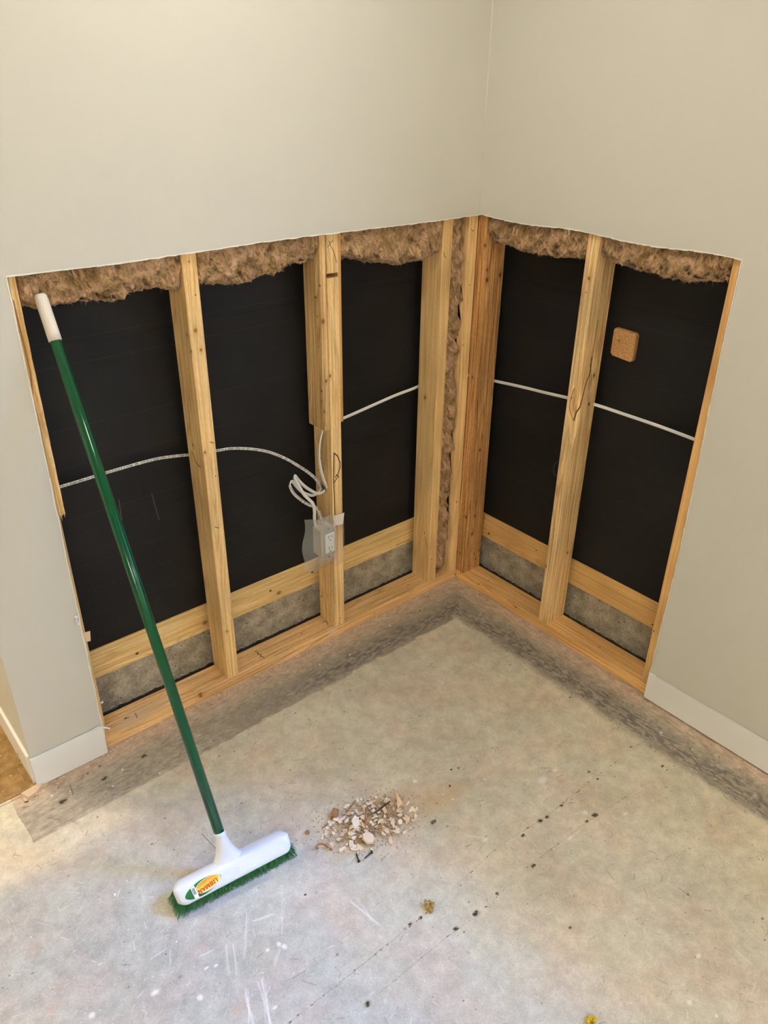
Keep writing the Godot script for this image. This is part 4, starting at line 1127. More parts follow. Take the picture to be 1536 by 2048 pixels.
# ------------------------------------------------------------------ outlet
func build_outlet() -> void:
	var o := thing("outlet_box", "white outlet in a dusty box wrapped in clear plastic film on the stud", "outlet", Vector3(-0.563, 0.385, 0.0))
	var dusty := mat(c8(198, 186, 160), 0.5)
	var zf := 0.013
	var st := begin()
	# box body: open-fronted tray with rim, left of the stud
	bevel_box(st, Vector3(-0.0285, 0.0, zf - 0.025), Vector3(0.055, 0.096, 0.042), 0.003)
	for q in [[Vector3(-0.056, -0.050, zf - 0.010), Vector3(-0.051, 0.050, zf - 0.001)], [Vector3(-0.006, -0.050, zf - 0.010), Vector3(-0.001, 0.050, zf - 0.001)], [Vector3(-0.051, 0.045, zf - 0.010), Vector3(-0.006, 0.050, zf - 0.001)], [Vector3(-0.051, -0.050, zf - 0.010), Vector3(-0.006, -0.045, zf - 0.001)]]:
		box(st, q[0], q[1])
	put("box_body", st, dusty, o)
	for sg in [1.0, -1.0]:   # mounting ears, rounded, above and below
		st = begin()
		var pts := PackedVector2Array()
		for k in 9:
			pts.append(Vector2(-0.029 + 0.019 * cos(PI * k / 8.0), sg * (0.043 + 0.016 * sin(PI * k / 8.0))))
		for k in range(1, 8):
			for zz in [zf + 0.001, zf - 0.002]:
				tri(st, Vector3(pts[0].x, pts[0].y, zz), Vector3(pts[k].x, pts[k].y, zz), Vector3(pts[k + 1].x, pts[k + 1].y, zz), Vector3(0, 0, 1 if zz > zf else -1))
		for k in 8:
			quad(st, Vector3(pts[k].x, pts[k].y, zf + 0.001), Vector3(pts[k + 1].x, pts[k + 1].y, zf + 0.001), Vector3(pts[k + 1].x, pts[k + 1].y, zf - 0.002), Vector3(pts[k].x, pts[k].y, zf - 0.002), Vector3((pts[k].x + 0.029), pts[k].y - sg * 0.043, 0))
		put("mounting_ear", st, mat(c8(196, 186, 164), 0.4, 0.35), o)
	for yy in [0.050, -0.050]:
		st = begin()
		bevel_box(st, Vector3(-0.029, yy, zf + 0.002), Vector3(0.008, 0.008, 0.002), 0.0008)
		put("screw_head", st, M.metal, o)
	st = begin()
	bevel_box(st, Vector3(-0.0255, 0.0, zf + 0.002), Vector3(0.034, 0.068, 0.007), 0.002)
	var face := put("outlet_face", st, mat(c8(250, 250, 246), 0.3), o)
	for sg in [1.0, -1.0]:
		st = begin()
		var yc: float = 0.020 * sg
		box(st, Vector3(-0.0322, yc - 0.001, zf + 0.0046), Vector3(-0.0304, yc + 0.008, zf + 0.0060))
		box(st, Vector3(-0.0212, yc - 0.0005, zf + 0.0046), Vector3(-0.0194, yc + 0.0075, zf + 0.0060))
		bevel_box(st, Vector3(-0.0258, yc - 0.0085, zf + 0.0053), Vector3(0.0046, 0.0042, 0.0014), 0.0005)
		put("socket_slots", st, M.black, face)
	# film: a loose bag round the box, and a flap across the stud
	var film := mat(Color(0.86, 0.86, 0.84, 0.30), 0.35)
	film.transparency = BaseMaterial3D.TRANSPARENCY_ALPHA
	var nz := FastNoiseLite.new(); nz.seed = 9; nz.frequency = 22.0
	st = begin(false)
	var rows := []
	for k in 22:
		var y := lerpf(0.085, -0.098, k / 21.0)
		var row := []
		var t := k / 21.0
		var lx := lerpf(-0.088, -0.100, t) + 0.006 * sin(t * 9.0)
		for i in 22:
			var s := i / 21.0
			var x := lerpf(lx, -0.003, s)
			var bulge := zf + 0.004 + 0.006 * sin(t * PI)
			var z := lerpf(-0.030, bulge, clampf(s * 2.4, 0.0, 1.0)) if s < 0.42 else bulge
			z -= 0.022 * pow(clampf((absf(t - 0.45) - 0.30) / 0.25, 0.0, 1.0), 1.4) * clampf(s * 2.0, 0.0, 1.0)
			z += 0.005 * nz.get_noise_2d(x * 1.4, y) 
			row.append(Vector3(x, y + (0.010 * s if k == 0 else 0.0) + (0.012 * s - 0.004 if k == 21 else 0.0), z))
		rows.append(row)
	for k in 21:
		for i in 21:
			quad(st, rows[k][i], rows[k][i + 1], rows[k + 1][i + 1], rows[k + 1][i], Vector3.BACK)
	put("plastic_film", st, film, o)
	st = begin(false)
	for k in 12:
		var ya := lerpf(0.062, -0.104, k / 12.0); var yb := lerpf(0.062, -0.104, (k + 1) / 12.0)
		quad(st, Vector3(-0.003, ya, 0.0030), Vector3(0.0405, ya, 0.0022), Vector3(0.0405, yb, 0.0022), Vector3(-0.003, yb, 0.0030), Vector3.BACK)
	var flap := mat(Color(0.94, 0.84, 0.72, 0.26), 0.35)
	flap.transparency = BaseMaterial3D.TRANSPARENCY_ALPHA
	put("film_flap", st, flap, o)
	st = begin()
	var base := o.position
	var q := [Vector3(-0.5577, 0.4662, 0.0042) - base, Vector3(-0.5243, 0.4655, 0.0070) - base, Vector3(-0.5295, 0.4267, 0.0062) - base, Vector3(-0.5644, 0.4312, 0.0042) - base]
	quad(st, q[0], q[1], q[2], q[3], Vector3.BACK)
	for i in 4:
		quad(st, q[i], q[(i + 1) % 4], q[(i + 1) % 4] - Vector3(0, 0, 0.0006), q[i] - Vector3(0, 0, 0.0006), (q[i] + q[(i + 1) % 4]) * 0.5 - Vector3(0.02, 0.056, 0.004))
	quad(st, q[0] - Vector3(0, 0, 0.0006), q[1] - Vector3(0, 0, 0.0006), q[2] - Vector3(0, 0, 0.0006), q[3] - Vector3(0, 0, 0.0006), Vector3.FORWARD)
	put("tape_strip", st, mat(c8(226, 222, 210), 0.4), o).set_meta("label", "whitish tape holding the film to the stud")

func build_osb_block() -> void:
	# pressed-chip wood: flakes of several tones
	var w := 256
	var px := PackedByteArray(); px.resize(w * w * 3)
	var a := noise_bytes(w, w, 1, 1, 0.05, 91, 3)
	for i in w * w:
		var k := a[i] / 255.0
		px[i * 3] = int(lerpf(164, 220, k)); px[i * 3 + 1] = int(lerpf(118, 174, k)); px[i * 3 + 2] = int(lerpf(68, 116, k))
	var rg := RandomNumberGenerator.new(); rg.seed = 5
	for i in 260:
		var c := Vector2(rg.randf() * w, rg.randf() * w)
		dab(px, w, w, c.x, c.y, rg.randf_range(3, 10), rg.randf_range(2, 6), c8(226, 184, 126) if i % 2 else c8(150, 104, 58), rg.randf_range(0.25, 0.6), 0.7)
	dab(px, w, w, 84, 108, 11, 12, c8(84, 54, 26), 0.85, 0.35)
	dab(px, w, w, 84, 108, 5, 6, c8(176, 128, 76), 0.8, 0.5)
	var st := begin()
	var lo := [Vector2(-0.0375, -0.033), Vector2(-0.031, -0.0405), Vector2(0.030, -0.045), Vector2(0.037, -0.040), Vector2(0.037, 0.030), Vector2(0.031, 0.037), Vector2(-0.033, 0.039), Vector2(-0.0375, 0.034)]
	var f := func(p: Vector2, b: float, k: float) -> Vector3: return Vector3(-b, p.y * k, p.x * k)
	for i in 8:
		var p: Vector2 = lo[i]; var q: Vector2 = lo[(i + 1) % 8]
		var n := Vector3(0, p.y + q.y, p.x + q.x)
		quad(st, f.call(p, 0.0, 1.0), f.call(q, 0.0, 1.0), f.call(q, 0.014, 1.0), f.call(p, 0.014, 1.0), n, Vector2(0.9, 0.1), Vector2(0.98, 0.1), Vector2(0.98, 0.6), Vector2(0.9, 0.6))
		quad(st, f.call(p, 0.014, 1.0), f.call(q, 0.014, 1.0), f.call(q, 0.016, 0.95), f.call(p, 0.016, 0.95), n + Vector3.LEFT, p * 12 + Vector2(0.5, 0.5), q * 12 + Vector2(0.5, 0.5), q * 11.4 + Vector2(0.5, 0.5), p * 11.4 + Vector2(0.5, 0.5))
		tri(st, f.call(Vector2.ZERO, 0.016, 1.0), f.call(p, 0.016, 0.95), f.call(q, 0.016, 0.95), Vector3.LEFT, Vector2(0.5, 0.5), Vector2(p.x * 11.4 + 0.5, 0.5 - p.y * 11.4), Vector2(q.x * 11.4 + 0.5, 0.5 - q.y * 11.4))
	var o := put("wood_block", st, tmat(ImageTexture.create_from_image(Image.create_from_data(w, w, false, Image.FORMAT_RGB8, px)), 0.8), self, Vector3(0.1205, 0.999, 0.490))
	tag(o, "small square chipboard block fixed on the black sheathing of the right wall", "wood block")

# ------------------------------------------------------------------ broom
func build_broom() -> void:
	var foot := Vector3(-1.2935, 0.0, 0.578)
	var o := thing("push_broom", "push broom with green metal handle and white head leaning on the left wall", "broom", foot)
	var tip := Vector3(-1.3012, 1.2529, 0.0080) - foot
	var root := Vector3(-0.004, 0.054, -0.020)
	var dir := (tip - root).normalized()
	var bas := Basis(dir.cross(Vector3.BACK).normalized(), dir, Vector3.ZERO)
	bas.x = dir.cross(Vector3.BACK).normalized() * -1.0
	bas.z = bas.x.cross(dir)
	var length := tip.distance_to(root)
	var st := begin(false)
	lathe(st, [Vector2(0.0, 0.03), Vector2(0.0122, 0.03), Vector2(0.0122, length - 0.085), Vector2(0.0, length - 0.085)], 28, bas, root)
	var green := mat(c8(0, 78, 42), 0.12, 0.0, 0.45)
	put("handle", st, green, o)
	st = begin(false)
	var g0 := length - 0.098
	lathe(st, [Vector2(0.0118, g0), Vector2(0.0134, g0), Vector2(0.0134, g0 + 0.02), Vector2(0.0132, length - 0.012), Vector2(0.0122, length - 0.005), Vector2(0.0095, length - 0.0008), Vector2(0.0, length)], 28, bas, root)
	put("grip_sleeve", st, mat(c8(236, 226, 212), 0.6), o)
	# head: u along the head, v forward, heights above the floor
	var u := Vector3(0.9935, 0, 0.114).normalized()
	var v := Vector3(-0.114, 0, 0.9935).normalized()
	var prof := [Vector2(-0.028, 0.036), Vector2(-0.031, 0.040), Vector2(-0.031, 0.048), Vector2(-0.027, 0.056), Vector2(-0.012, 0.0635), Vector2(-0.002, 0.066), Vector2(0.004, 0.065), Vector2(0.012, 0.0605), Vector2(0.027, 0.0475), Vector2(0.0305, 0.042), Vector2(0.0305, 0.038), Vector2(0.028, 0.035)]
	var half := 0.1415
	var place := func(a: float, q: Vector2) -> Vector3:
		var e := clampf((absf(a) - (half - 0.022)) / 0.022, 0.0, 1.0)
		var k := sqrt(maxf(0.0, 1.0 - 0.80 * e * e))
		var ky := 1.0 - 0.16 * e * e
		return u * a + v * (q.x * k) + Vector3.UP * (0.028 + (q.y - 0.036) * ky)
	st = begin(false)
	var n := 60
	for i in n:
		var a := lerpf(-half, half, 0.5 - 0.5 * cos(PI * i / n)); var b := lerpf(-half, half, 0.5 - 0.5 * cos(PI * (i + 1) / n))
		for k in prof.size():
			var p: Vector2 = prof[k]; var q: Vector2 = prof[(k + 1) % prof.size()]
			var hint: Vector3 = v * ((p.x + q.x) * 0.5) * 1.5 + Vector3.UP * ((p.y + q.y) * 0.5 - 0.046) * 2.0
			quad(st, place.call(a, p), place.call(a, q), place.call(b, q), place.call(b, p), hint)
	for e in [-half, half]:
		for k in range(1, prof.size() - 1):
			tri(st, place.call(e, prof[0]), place.call(e, prof[k]), place.call(e, prof[k + 1]), u * e)
	# socket flaring into the head
	var secs := []
	for k in 15:
		var t := k / 14.0
		var h := lerpf(-0.022, 0.066, t)
		var fl := pow(1.0 - t, 2.6)
		secs.append([h, 0.0146 + 0.040 * fl - 0.001 * t, 0.0142 + 0.012 * fl, 0.0])
	var nn := 32
	var ring := func(s: Array, j: int) -> Vector3:
		var an := TAU * j / nn
		return root + dir * s[0] + u * (s[1] * cos(an)) + bas.z * (s[2] * sin(an)) 
	for k in 14:
		for j in nn:
			var p: Vector3 = ring.call(secs[k], j); var q: Vector3 = ring.call(secs[k], j + 1)
			quad(st, p, q, ring.call(secs[k + 1], j + 1), ring.call(secs[k + 1], j), (p + q) * 0.5 - root - dir * secs[k][0])
	for j in nn:   # inner lip down to the tube
		var an := TAU * j / nn; var an2 := TAU * (j + 1) / nn
		var c := root + dir * 0.066
		quad(st, ring.call(secs[14], j), ring.call(secs[14], j + 1), c + u * (0.0122 * cos(an2)) + bas.z * (0.0122 * sin(an2)), c + u * (0.0122 * cos(an)) + bas.z * (0.0122 * sin(an)), dir)
	var head := put("broom_head", st, mat(c8(229, 231, 234), 0.35), o)
	# the front slope of the head carries a sticker and a raised oval badge
	var up := (v * (-0.015) + Vector3.UP * 0.013).normalized()          # up the slope
	var nrm := (v * 0.013 + Vector3.UP * 0.015).normalized()
	var on := func(a: float, s: float, lift: float) -> Vector3: return u * a + v * 0.0195 + Vector3.UP * 0.046 + up * s + nrm * lift
	sticker(head, on, u, up, nrm)
	st = begin(false)
	for i in 40:
		var a0 := TAU * i / 40.0; var a1 := TAU * (i + 1) / 40.0
		var c0 := Vector2(0.024 * cos(a0), 0.0100 * sin(a0)); var c1 := Vector2(0.024 * cos(a1), 0.0100 * sin(a1))
		var bc := -0.016
		var o0: Vector3 = on.call(bc + c0.x, c0.y, 0.0002); var o1: Vector3 = on.call(bc + c1.x, c1.y, 0.0002)
		var m0: Vector3 = on.call(bc + c0.x * 0.965, c0.y * 0.93, 0.0013); var m1: Vector3 = on.call(bc + c1.x * 0.965, c1.y * 0.93, 0.0013)
		var i0: Vector3 = on.call(bc + c0.x * 0.93, c0.y * 0.86, 0.0002); var i1: Vector3 = on.call(bc + c1.x * 0.93, c1.y * 0.86, 0.0002)
		quad(st, o0, o1, m1, m0, nrm); quad(st, m0, m1, i1, i0, nrm)
	put("raised_badge", st, mat(c8(236, 240, 246), 0.4), head)
	lettering("Libman", head, on.call(-0.016, 0.0, 0.0004), -u, -up, nrm, 0.040, 0.0011, mat(c8(236, 240, 246), 0.4), "raised_letters")
	# bristles: tufts of thin green filaments, splayed
	st = begin()
	var rg := RandomNumberGenerator.new(); rg.seed = 33
	for iu in 46:
		for iv in 9:
			var fu := lerpf(-1.0, 1.0, iu / 45.0); var fv := lerpf(-1.0, 1.0, iv / 8.0)
			var base := u * (fu * 0.134) + v * (fv * 0.024) + Vector3.UP * 0.032
			for q in 7:
				var b := base + Vector3(rg.randf_range(-0.003, 0.003), 0, rg.randf_range(-0.003, 0.003))
				var spl := u * (signf(fu) * pow(absf(fu), 7.0) * 0.016) + v * (signf(fv) * pow(absf(fv), 2.0) * 0.005)
				var e := b + spl + Vector3(rg.randf_range(-0.005, 0.005), -0.0315 + rg.randf_range(0.0, 0.003), rg.randf_range(-0.005, 0.005))
				var wv := Vector3(rg.randf_range(-1, 1), 0, rg.randf_range(-1, 1)).normalized() * 0.0007
				var wz := wv.cross(Vector3.UP)
				quad(st, b - wv, b + wv, e + wv * 0.7, e - wv * 0.7, v)
				quad(st, b - wz, b + wz, e + wz * 0.7, e - wz * 0.7, v)
	var br := put("bristles", st, mat(c8(52, 132, 74), 0.6), o)
	br.set_meta("kind", "stuff")

func lettering(text: String, parent: Node3D, at: Vector3, x: Vector3, y: Vector3, z: Vector3, width: float, depth: float, m: Material, called: String, bold := 0) -> void:
	var f := SystemFont.new()
	f.font_names = PackedStringArray(["Droid Sans"])
	f.font_weight = 700 if bold else 400
	f.font_italic = true
	var tm := TextMesh.new()
	tm.text = text
	tm.font = f
	tm.font_size = 32
	tm.pixel_size = 0.001
	tm.depth = depth / 4.0
	var s := width / maxf(0.001, tm.get_aabb().size.x)
	tm.pixel_size = 0.001 * s
	tm.depth = depth
	var o := MeshInstance3D.new()
	o.mesh = tm
	o.material_override = m
	o.name = called
	o.transform = Transform3D(Basis(x, y, z), at)
	parent.add_child(o, true)

func sticker(head: Node3D, on: Callable, u: Vector3, up: Vector3, nrm: Vector3) -> void:
	var w := 384; var h := 160
	var px := PackedByteArray(); px.resize(w * h * 3)
	for j in h:
		for i in w:
			var x := (i + 0.5) / w; var y := (j + 0.5) / h
			var c := c8(46, 132, 58).lerp(c8(20, 88, 44), y)
			var q := Vector2((x - 0.63) / 0.33, (y - 0.50) / 0.40).length()
			if q < 1.0:
				c = c8(248, 214, 64).lerp(c8(232, 128, 40), clampf((0.55 - y) * 1.8, 0.0, 1.0)).lerp(c8(252, 240, 170), clampf((y - 0.5) * 1.6, 0.0, 0.8))
			elif q < 1.07:
				c = c8(250, 246, 210)
			if x > 0.20 and x < 0.31:
				c = c8(246, 246, 244)
				if x > 0.215 and x < 0.29 and y > 0.22 and y < 0.66 and int(y * 60.0) % 3 != 0:
					c = c8(40, 40, 40)
			var o := (j * w + i) * 3
			px[o] = int(c.r * 255); px[o + 1] = int(c.g * 255); px[o + 2] = int(c.b * 255)
	for k in 3:   # sketched foliage lines
		stroke(px, w, h, [Vector2(140, 40 + k * 12), Vector2(190, 34 + k * 14), Vector2(240, 30 + k * 12)], 1.6, c8(60, 120, 50), 0.8)
	var m := tmat(ImageTexture.create_from_image(Image.create_from_data(w, h, false, Image.FORMAT_RGB8, px)), 0.3)
	var st := begin()
	var cx := -0.0815
	var hl := 0.044; var hh := 0.0158
	var rim := []
	for k in 48:
		var a := TAU * k / 48.0
		rim.append(Vector2(signf(cos(a)) * pow(absf(cos(a)), 1.15) * hl, sin(a) * hh * (1.0 if absf(cos(a)) < 0.9 else 0.95)))
	var turn := 0.10
	for k in 48:
		var p: Vector2 = rim[k]; var q: Vector2 = rim[(k + 1) % 48]
		var pr := p.rotated(turn); var qr := q.rotated(turn)
		var uv := func(r: Vector2) -> Vector2: return Vector2(0.5 + 0.5 * r.x / hl, 0.5 - 0.5 * r.y / hh)
		tri(st, on.call(cx, 0.001, 0.0009), on.call(cx + pr.x, pr.y + 0.001, 0.0007), on.call(cx + qr.x, qr.y + 0.001, 0.0007), nrm, Vector2(0.5, 0.5), uv.call(p), uv.call(q))
		quad(st, on.call(cx + pr.x, pr.y + 0.001, 0.0007), on.call(cx + qr.x, qr.y + 0.001, 0.0007), on.call(cx + qr.x, qr.y + 0.001, -0.001), on.call(cx + pr.x, pr.y + 0.001, -0.001), u * pr.x + up * pr.y, Vector2(0.1, 0.9), Vector2(0.1, 0.9), Vector2(0.1, 0.9), Vector2(0.1, 0.9))
	var s := put("sticker", st, m, head)
	s.set_meta("label", "green and yellow oval sticker on the white head")
	var xx := (-u).rotated(nrm, 0.14)
	lettering("LIBMAN", head, on.call(cx + 0.010, -0.002, 0.0013), xx, nrm.cross(xx), nrm, 0.048, 0.0008, mat(c8(200, 30, 28), 0.4), "sticker_letters", 1)

# ------------------------------------------------------------------ swept debris
func chip_mesh(rg: RandomNumberGenerator, r: float, th: float, sides: int, stretch: float) -> ArrayMesh:
	var st := begin()
	var a := []; var b := []
	for k in sides:
		var t := TAU * (k + rg.randf_range(-0.3, 0.3)) / sides
		var rr := r * rg.randf_range(0.55, 1.3)
		a.append(Vector3(cos(t) * rr * stretch, rg.randf_range(-0.1, 0.1) * th, sin(t) * rr))
		b.append(Vector3(cos(t) * rr * stretch * 0.9, th * rg.randf_range(0.8, 1.2), sin(t) * rr * 0.9))
	for k in sides:
		var k2 := (k + 1) % sides
		quad(st, a[k], a[k2], b[k2], b[k], (a[k] + a[k2]) * 0.5)
		tri(st, Vector3(0, th * 1.05, 0), b[k], b[k2], Vector3.UP)
		tri(st, Vector3.ZERO, a[k], a[k2], Vector3.DOWN)
	st.generate_normals()
	return st.commit()

func lay(called: String, mesh: Mesh, m: Material, at: Vector3, rot: Vector3, label: String, category: String, group := "") -> MeshInstance3D:
	var o := MeshInstance3D.new()
	o.name = number(called)
	o.mesh = mesh
	o.material_override = m
	o.position = at
	o.rotation = rot
	add_child(o)
	tag(o, label, category, group)
	return o

func build_debris() -> void:
	var rg := RandomNumberGenerator.new(); rg.seed = 21
	var plaster := [mat(c8(238, 214, 182), 0.95), mat(c8(222, 192, 156), 0.95), mat(c8(246, 230, 204), 0.95), mat(c8(196, 162, 120), 0.95)]
	var shapes := []
	for i in 14:
		shapes.append(chip_mesh(rg, rg.randf_range(0.0035, 0.0072), rg.randf_range(0.0014, 0.0030), rg.randi_range(4, 6), rg.randf_range(1.0, 1.9)))
	var c := Vector3(-0.9495, 0.0000, 0.6630)
	var e1 := (Vector3(-0.8109, 0.0000, 0.7103) - Vector3(-1.0584, 0.0000, 0.6256)) * 0.5
	var e2 := (Vector3(-0.9789, 0.0000, 0.7436) - Vector3(-0.9220, 0.0000, 0.5940)) * 0.5
	# a low bed of dust and crumbs that nobody could count
	var st := begin()
	var crumb := chip_mesh(rg, 0.0022, 0.0016, 5, 1.2)
	var arr := MultiMesh.new()
	arr.transform_format = MultiMesh.TRANSFORM_3D
	arr.mesh = crumb
	arr.instance_count = 3200
	for i in 3200:
		var t := rg.randf() * TAU
		var r := absf(rg.randfn(0.0, 0.55))
		var p := c + e1 * (cos(t) * r) + e2 * (sin(t) * r)
		var y := 0.010 * maxf(0.0, 1.0 - r * 1.1) * rg.randf()
		var s := rg.randf_range(0.3, 1.1)
		arr.set_instance_transform(i, Transform3D(Basis.from_euler(Vector3(rg.randf() * 6, rg.randf() * 6, 0)).scaled(Vector3.ONE * s), Vector3(p.x, y + 0.0006, p.z)))
	var mm := MultiMeshInstance3D.new()
	mm.name = "plaster_crumbs"
	mm.multimesh = arr
	mm.material_override = mat(c8(206, 176, 138), 0.95)
	add_child(mm)
	tag(mm, "fine plaster dust and crumbs under and around the swept pile", "crumbs").set_meta("kind", "stuff")
	for i in 150:
		var t := rg.randf() * TAU
		var r := pow(rg.randf(), 0.6)
		var p := c + e1 * (cos(t) * r) + e2 * (sin(t) * r)
		var y := 0.0008 + 0.017 * maxf(0.0, 1.0 - r) * rg.randf()
		lay("plaster_chip", shapes[i % 14], plaster[rg.randi_range(0, 2)], Vector3(p.x, y, p.z), Vector3(rg.randf_range(-0.6, 0.6) * (1.0 - r * 0.7), rg.randf() * TAU, rg.randf_range(-0.6, 0.6) * (1.0 - r * 0.7)), "small pale broken plaster chip in the swept pile on the floor", "chip", "plaster chips in the swept pile")
	for i in 26:   # slivers of wood
		st = begin()
		var l := rg.randf_range(0.008, 0.022)
		bevel_box(st, Vector3.ZERO, Vector3(l, 0.0014, 0.0022), 0.0004)
		st.generate_normals()
		var t := rg.randf() * TAU
		var r := sqrt(rg.randf()) * 0.95
		var p := c + e1 * (cos(t) * r) + e2 * (sin(t) * r)
		lay("wood_sliver", st.commit(), plaster[3] if i % 3 else mat(c8(150, 108, 66), 0.9), Vector3(p.x, 0.003 + 0.010 * (1.0 - r), p.z), Vector3(0, rg.randf() * TAU, rg.randf_range(-0.25, 0.25)), "thin wood sliver lying among the plaster chips of the swept pile", "sliver", "wood slivers in the swept pile")
	# pieces one can tell apart
	lay("plaster_chip", chip_mesh(rg, 0.0165, 0.005, 7, 1.05), plaster[0], Vector3(-0.9876, 0.0120, 0.7020), Vector3(0.25, 0.4, 0.0), "largest flat pale plaster chip at the front of the swept pile", "chip")
	lay("plaster_chip", chip_mesh(rg, 0.0085, 0.004, 6, 1.2), plaster[2], Vector3(-0.8972, 0.0080, 0.7145), Vector3(0.2, 0.6, 0.1), "rounded pale chip alone at the right side of the swept pile", "chip")
	lay("plaster_chip", chip_mesh(rg, 0.010, 0.003, 6, 1.9), plaster[2], Vector3(-0.9858, 0.0100, 0.6437), Vector3(0.2, 1.0, 0.2), "long creamy plaster chip in the left half of the swept pile", "chip")
	st = begin()
	bevel_box(st, Vector3.ZERO, Vector3(0.024, 0.013, 0.016), 0.002)
	st.generate_normals()
	lay("wood_chunk", st.commit(), mat(c8(156, 116, 76), 0.9), Vector3(-1.0075, 0.0090, 0.5890), Vector3(0.1, 0.7, 0.15), "brown wood chunk at the left rear of the swept pile", "wood chunk")
	st = begin()   # pointed splinter standing up
	var s0 := Vector3(-0.8644, 0.0060, 0.6729); var s1 := Vector3(-0.8585, 0.0140, 0.6619); var s2 := Vector3(-0.8539, 0.0300, 0.6481)
	for q in [[Vector3(0.012, 0, 0), Vector3(-0.008, 0, 0.004)], [Vector3(-0.008, 0, 0.004), Vector3(0.0, -0.003, -0.004)], [Vector3(0.0, -0.003, -0.004), Vector3(0.012, 0, 0)]]:
		quad(st, q[0], q[1], s1 - s0 + q[1] * 0.7, s1 - s0 + q[0] * 0.6, (q[0] + q[1]).normalized())
		tri(st, s1 - s0 + q[0] * 0.6, s1 - s0 + q[1] * 0.7, s2 - s0, (q[0] + q[1]).normalized())
	st.generate_normals()
	lay("wood_splinter", st.commit(), mat(c8(228, 190, 142), 0.9), s0, Vector3.ZERO, "pointed pale wood splinter sticking up at the back of the swept pile", "splinter")
	rod("wood_stick", Vector3(-0.9344, 0.0120, 0.6544), Vector3(-0.8776, 0.0140, 0.6524), 0.0022, mat(c8(84, 60, 42), 0.9), "dark thin stick lying across the swept pile", "stick")
	rod("wood_stick", Vector3(-0.9389, 0.0130, 0.6276), Vector3(-0.9773, 0.0130, 0.6753), 0.0016, mat(c8(176, 134, 92), 0.9), "tan straight stick pointing at the viewer in the middle of the swept pile", "stick")
	rod("wood_stick", Vector3(-0.9767, 0.0060, 0.6010), Vector3(-0.9388, 0.0070, 0.5880), 0.0014, mat(c8(150, 112, 74), 0.9), "thin brown stick at the upper left rim of the swept pile", "stick")
	st = begin(false)
	sweep(st, smooth_path([Vector3(-1.0749, 0.0020, 0.6665), Vector3(-1.0787, 0.0050, 0.6553), Vector3(-1.0843, 0.0100, 0.6446), Vector3(-1.0927, 0.0120, 0.6397), Vector3(-1.1008, 0.0080, 0.6383), Vector3(-1.0991, 0.0030, 0.6420)]), PackedVector2Array([Vector2(-0.0006, -0.004), Vector2(0.0006, -0.004), Vector2(0.0006, 0.004), Vector2(-0.0006, 0.004)]), Vector3.UP)
	tag(put("wood_shaving", st, mat(c8(176, 130, 84), 0.85)), "curled brown shaving left of the swept pile", "shaving")
	screw(Vector3(-1.0447, 0.0035, 0.7344), Vector3(-1.0346, 0.0030, 0.7098), "dark screw with its head toward the viewer in front of the swept pile")
	screw(Vector3(-1.0039, 0.0035, 0.7337), Vector3(-1.0309, 0.0030, 0.7363), "dark screw lying slanted beside another in front of the swept pile")

func rod(called: String, a: Vector3, b: Vector3, r: float, m: Material, label: String, category: String) -> void:
	var st := begin(false)
	sweep(st, PackedVector3Array([Vector3.ZERO, (b - a) * 0.5 + Vector3(0, 0.0004, 0), b - a]), circle(r, 7), Vector3.UP)
	tag(put(called, st, m, self, a), label, category)

func screw(head: Vector3, tip: Vector3, label: String) -> void:
	var o := thing("drywall_screw", label, "screw", head)
	var d := (tip - head).normalized()
	var l := head.distance_to(tip)
	var x := d.cross(Vector3.UP).normalized()
	var bas := Basis(x, d, x.cross(d))
	var m := mat(c8(62, 58, 54), 0.45, 0.6)
	var st := begin(false)
	lathe(st, [Vector2(0.0, 0.0), Vector2(0.0040, 0.0), Vector2(0.0040, 0.0008), Vector2(0.0018, 0.004)], 14, bas)
	put("screw_head", st, m, o)
	st = begin(false)
	var prof := []
	for k in 15:
		prof.append(Vector2(0.0019 if k % 2 else 0.0013, 0.004 + (l - 0.008) * k / 14.0))
	prof.append(Vector2(0.0, l))
	lathe(st, prof, 10, bas)
	put("screw_shank", st, m, o)

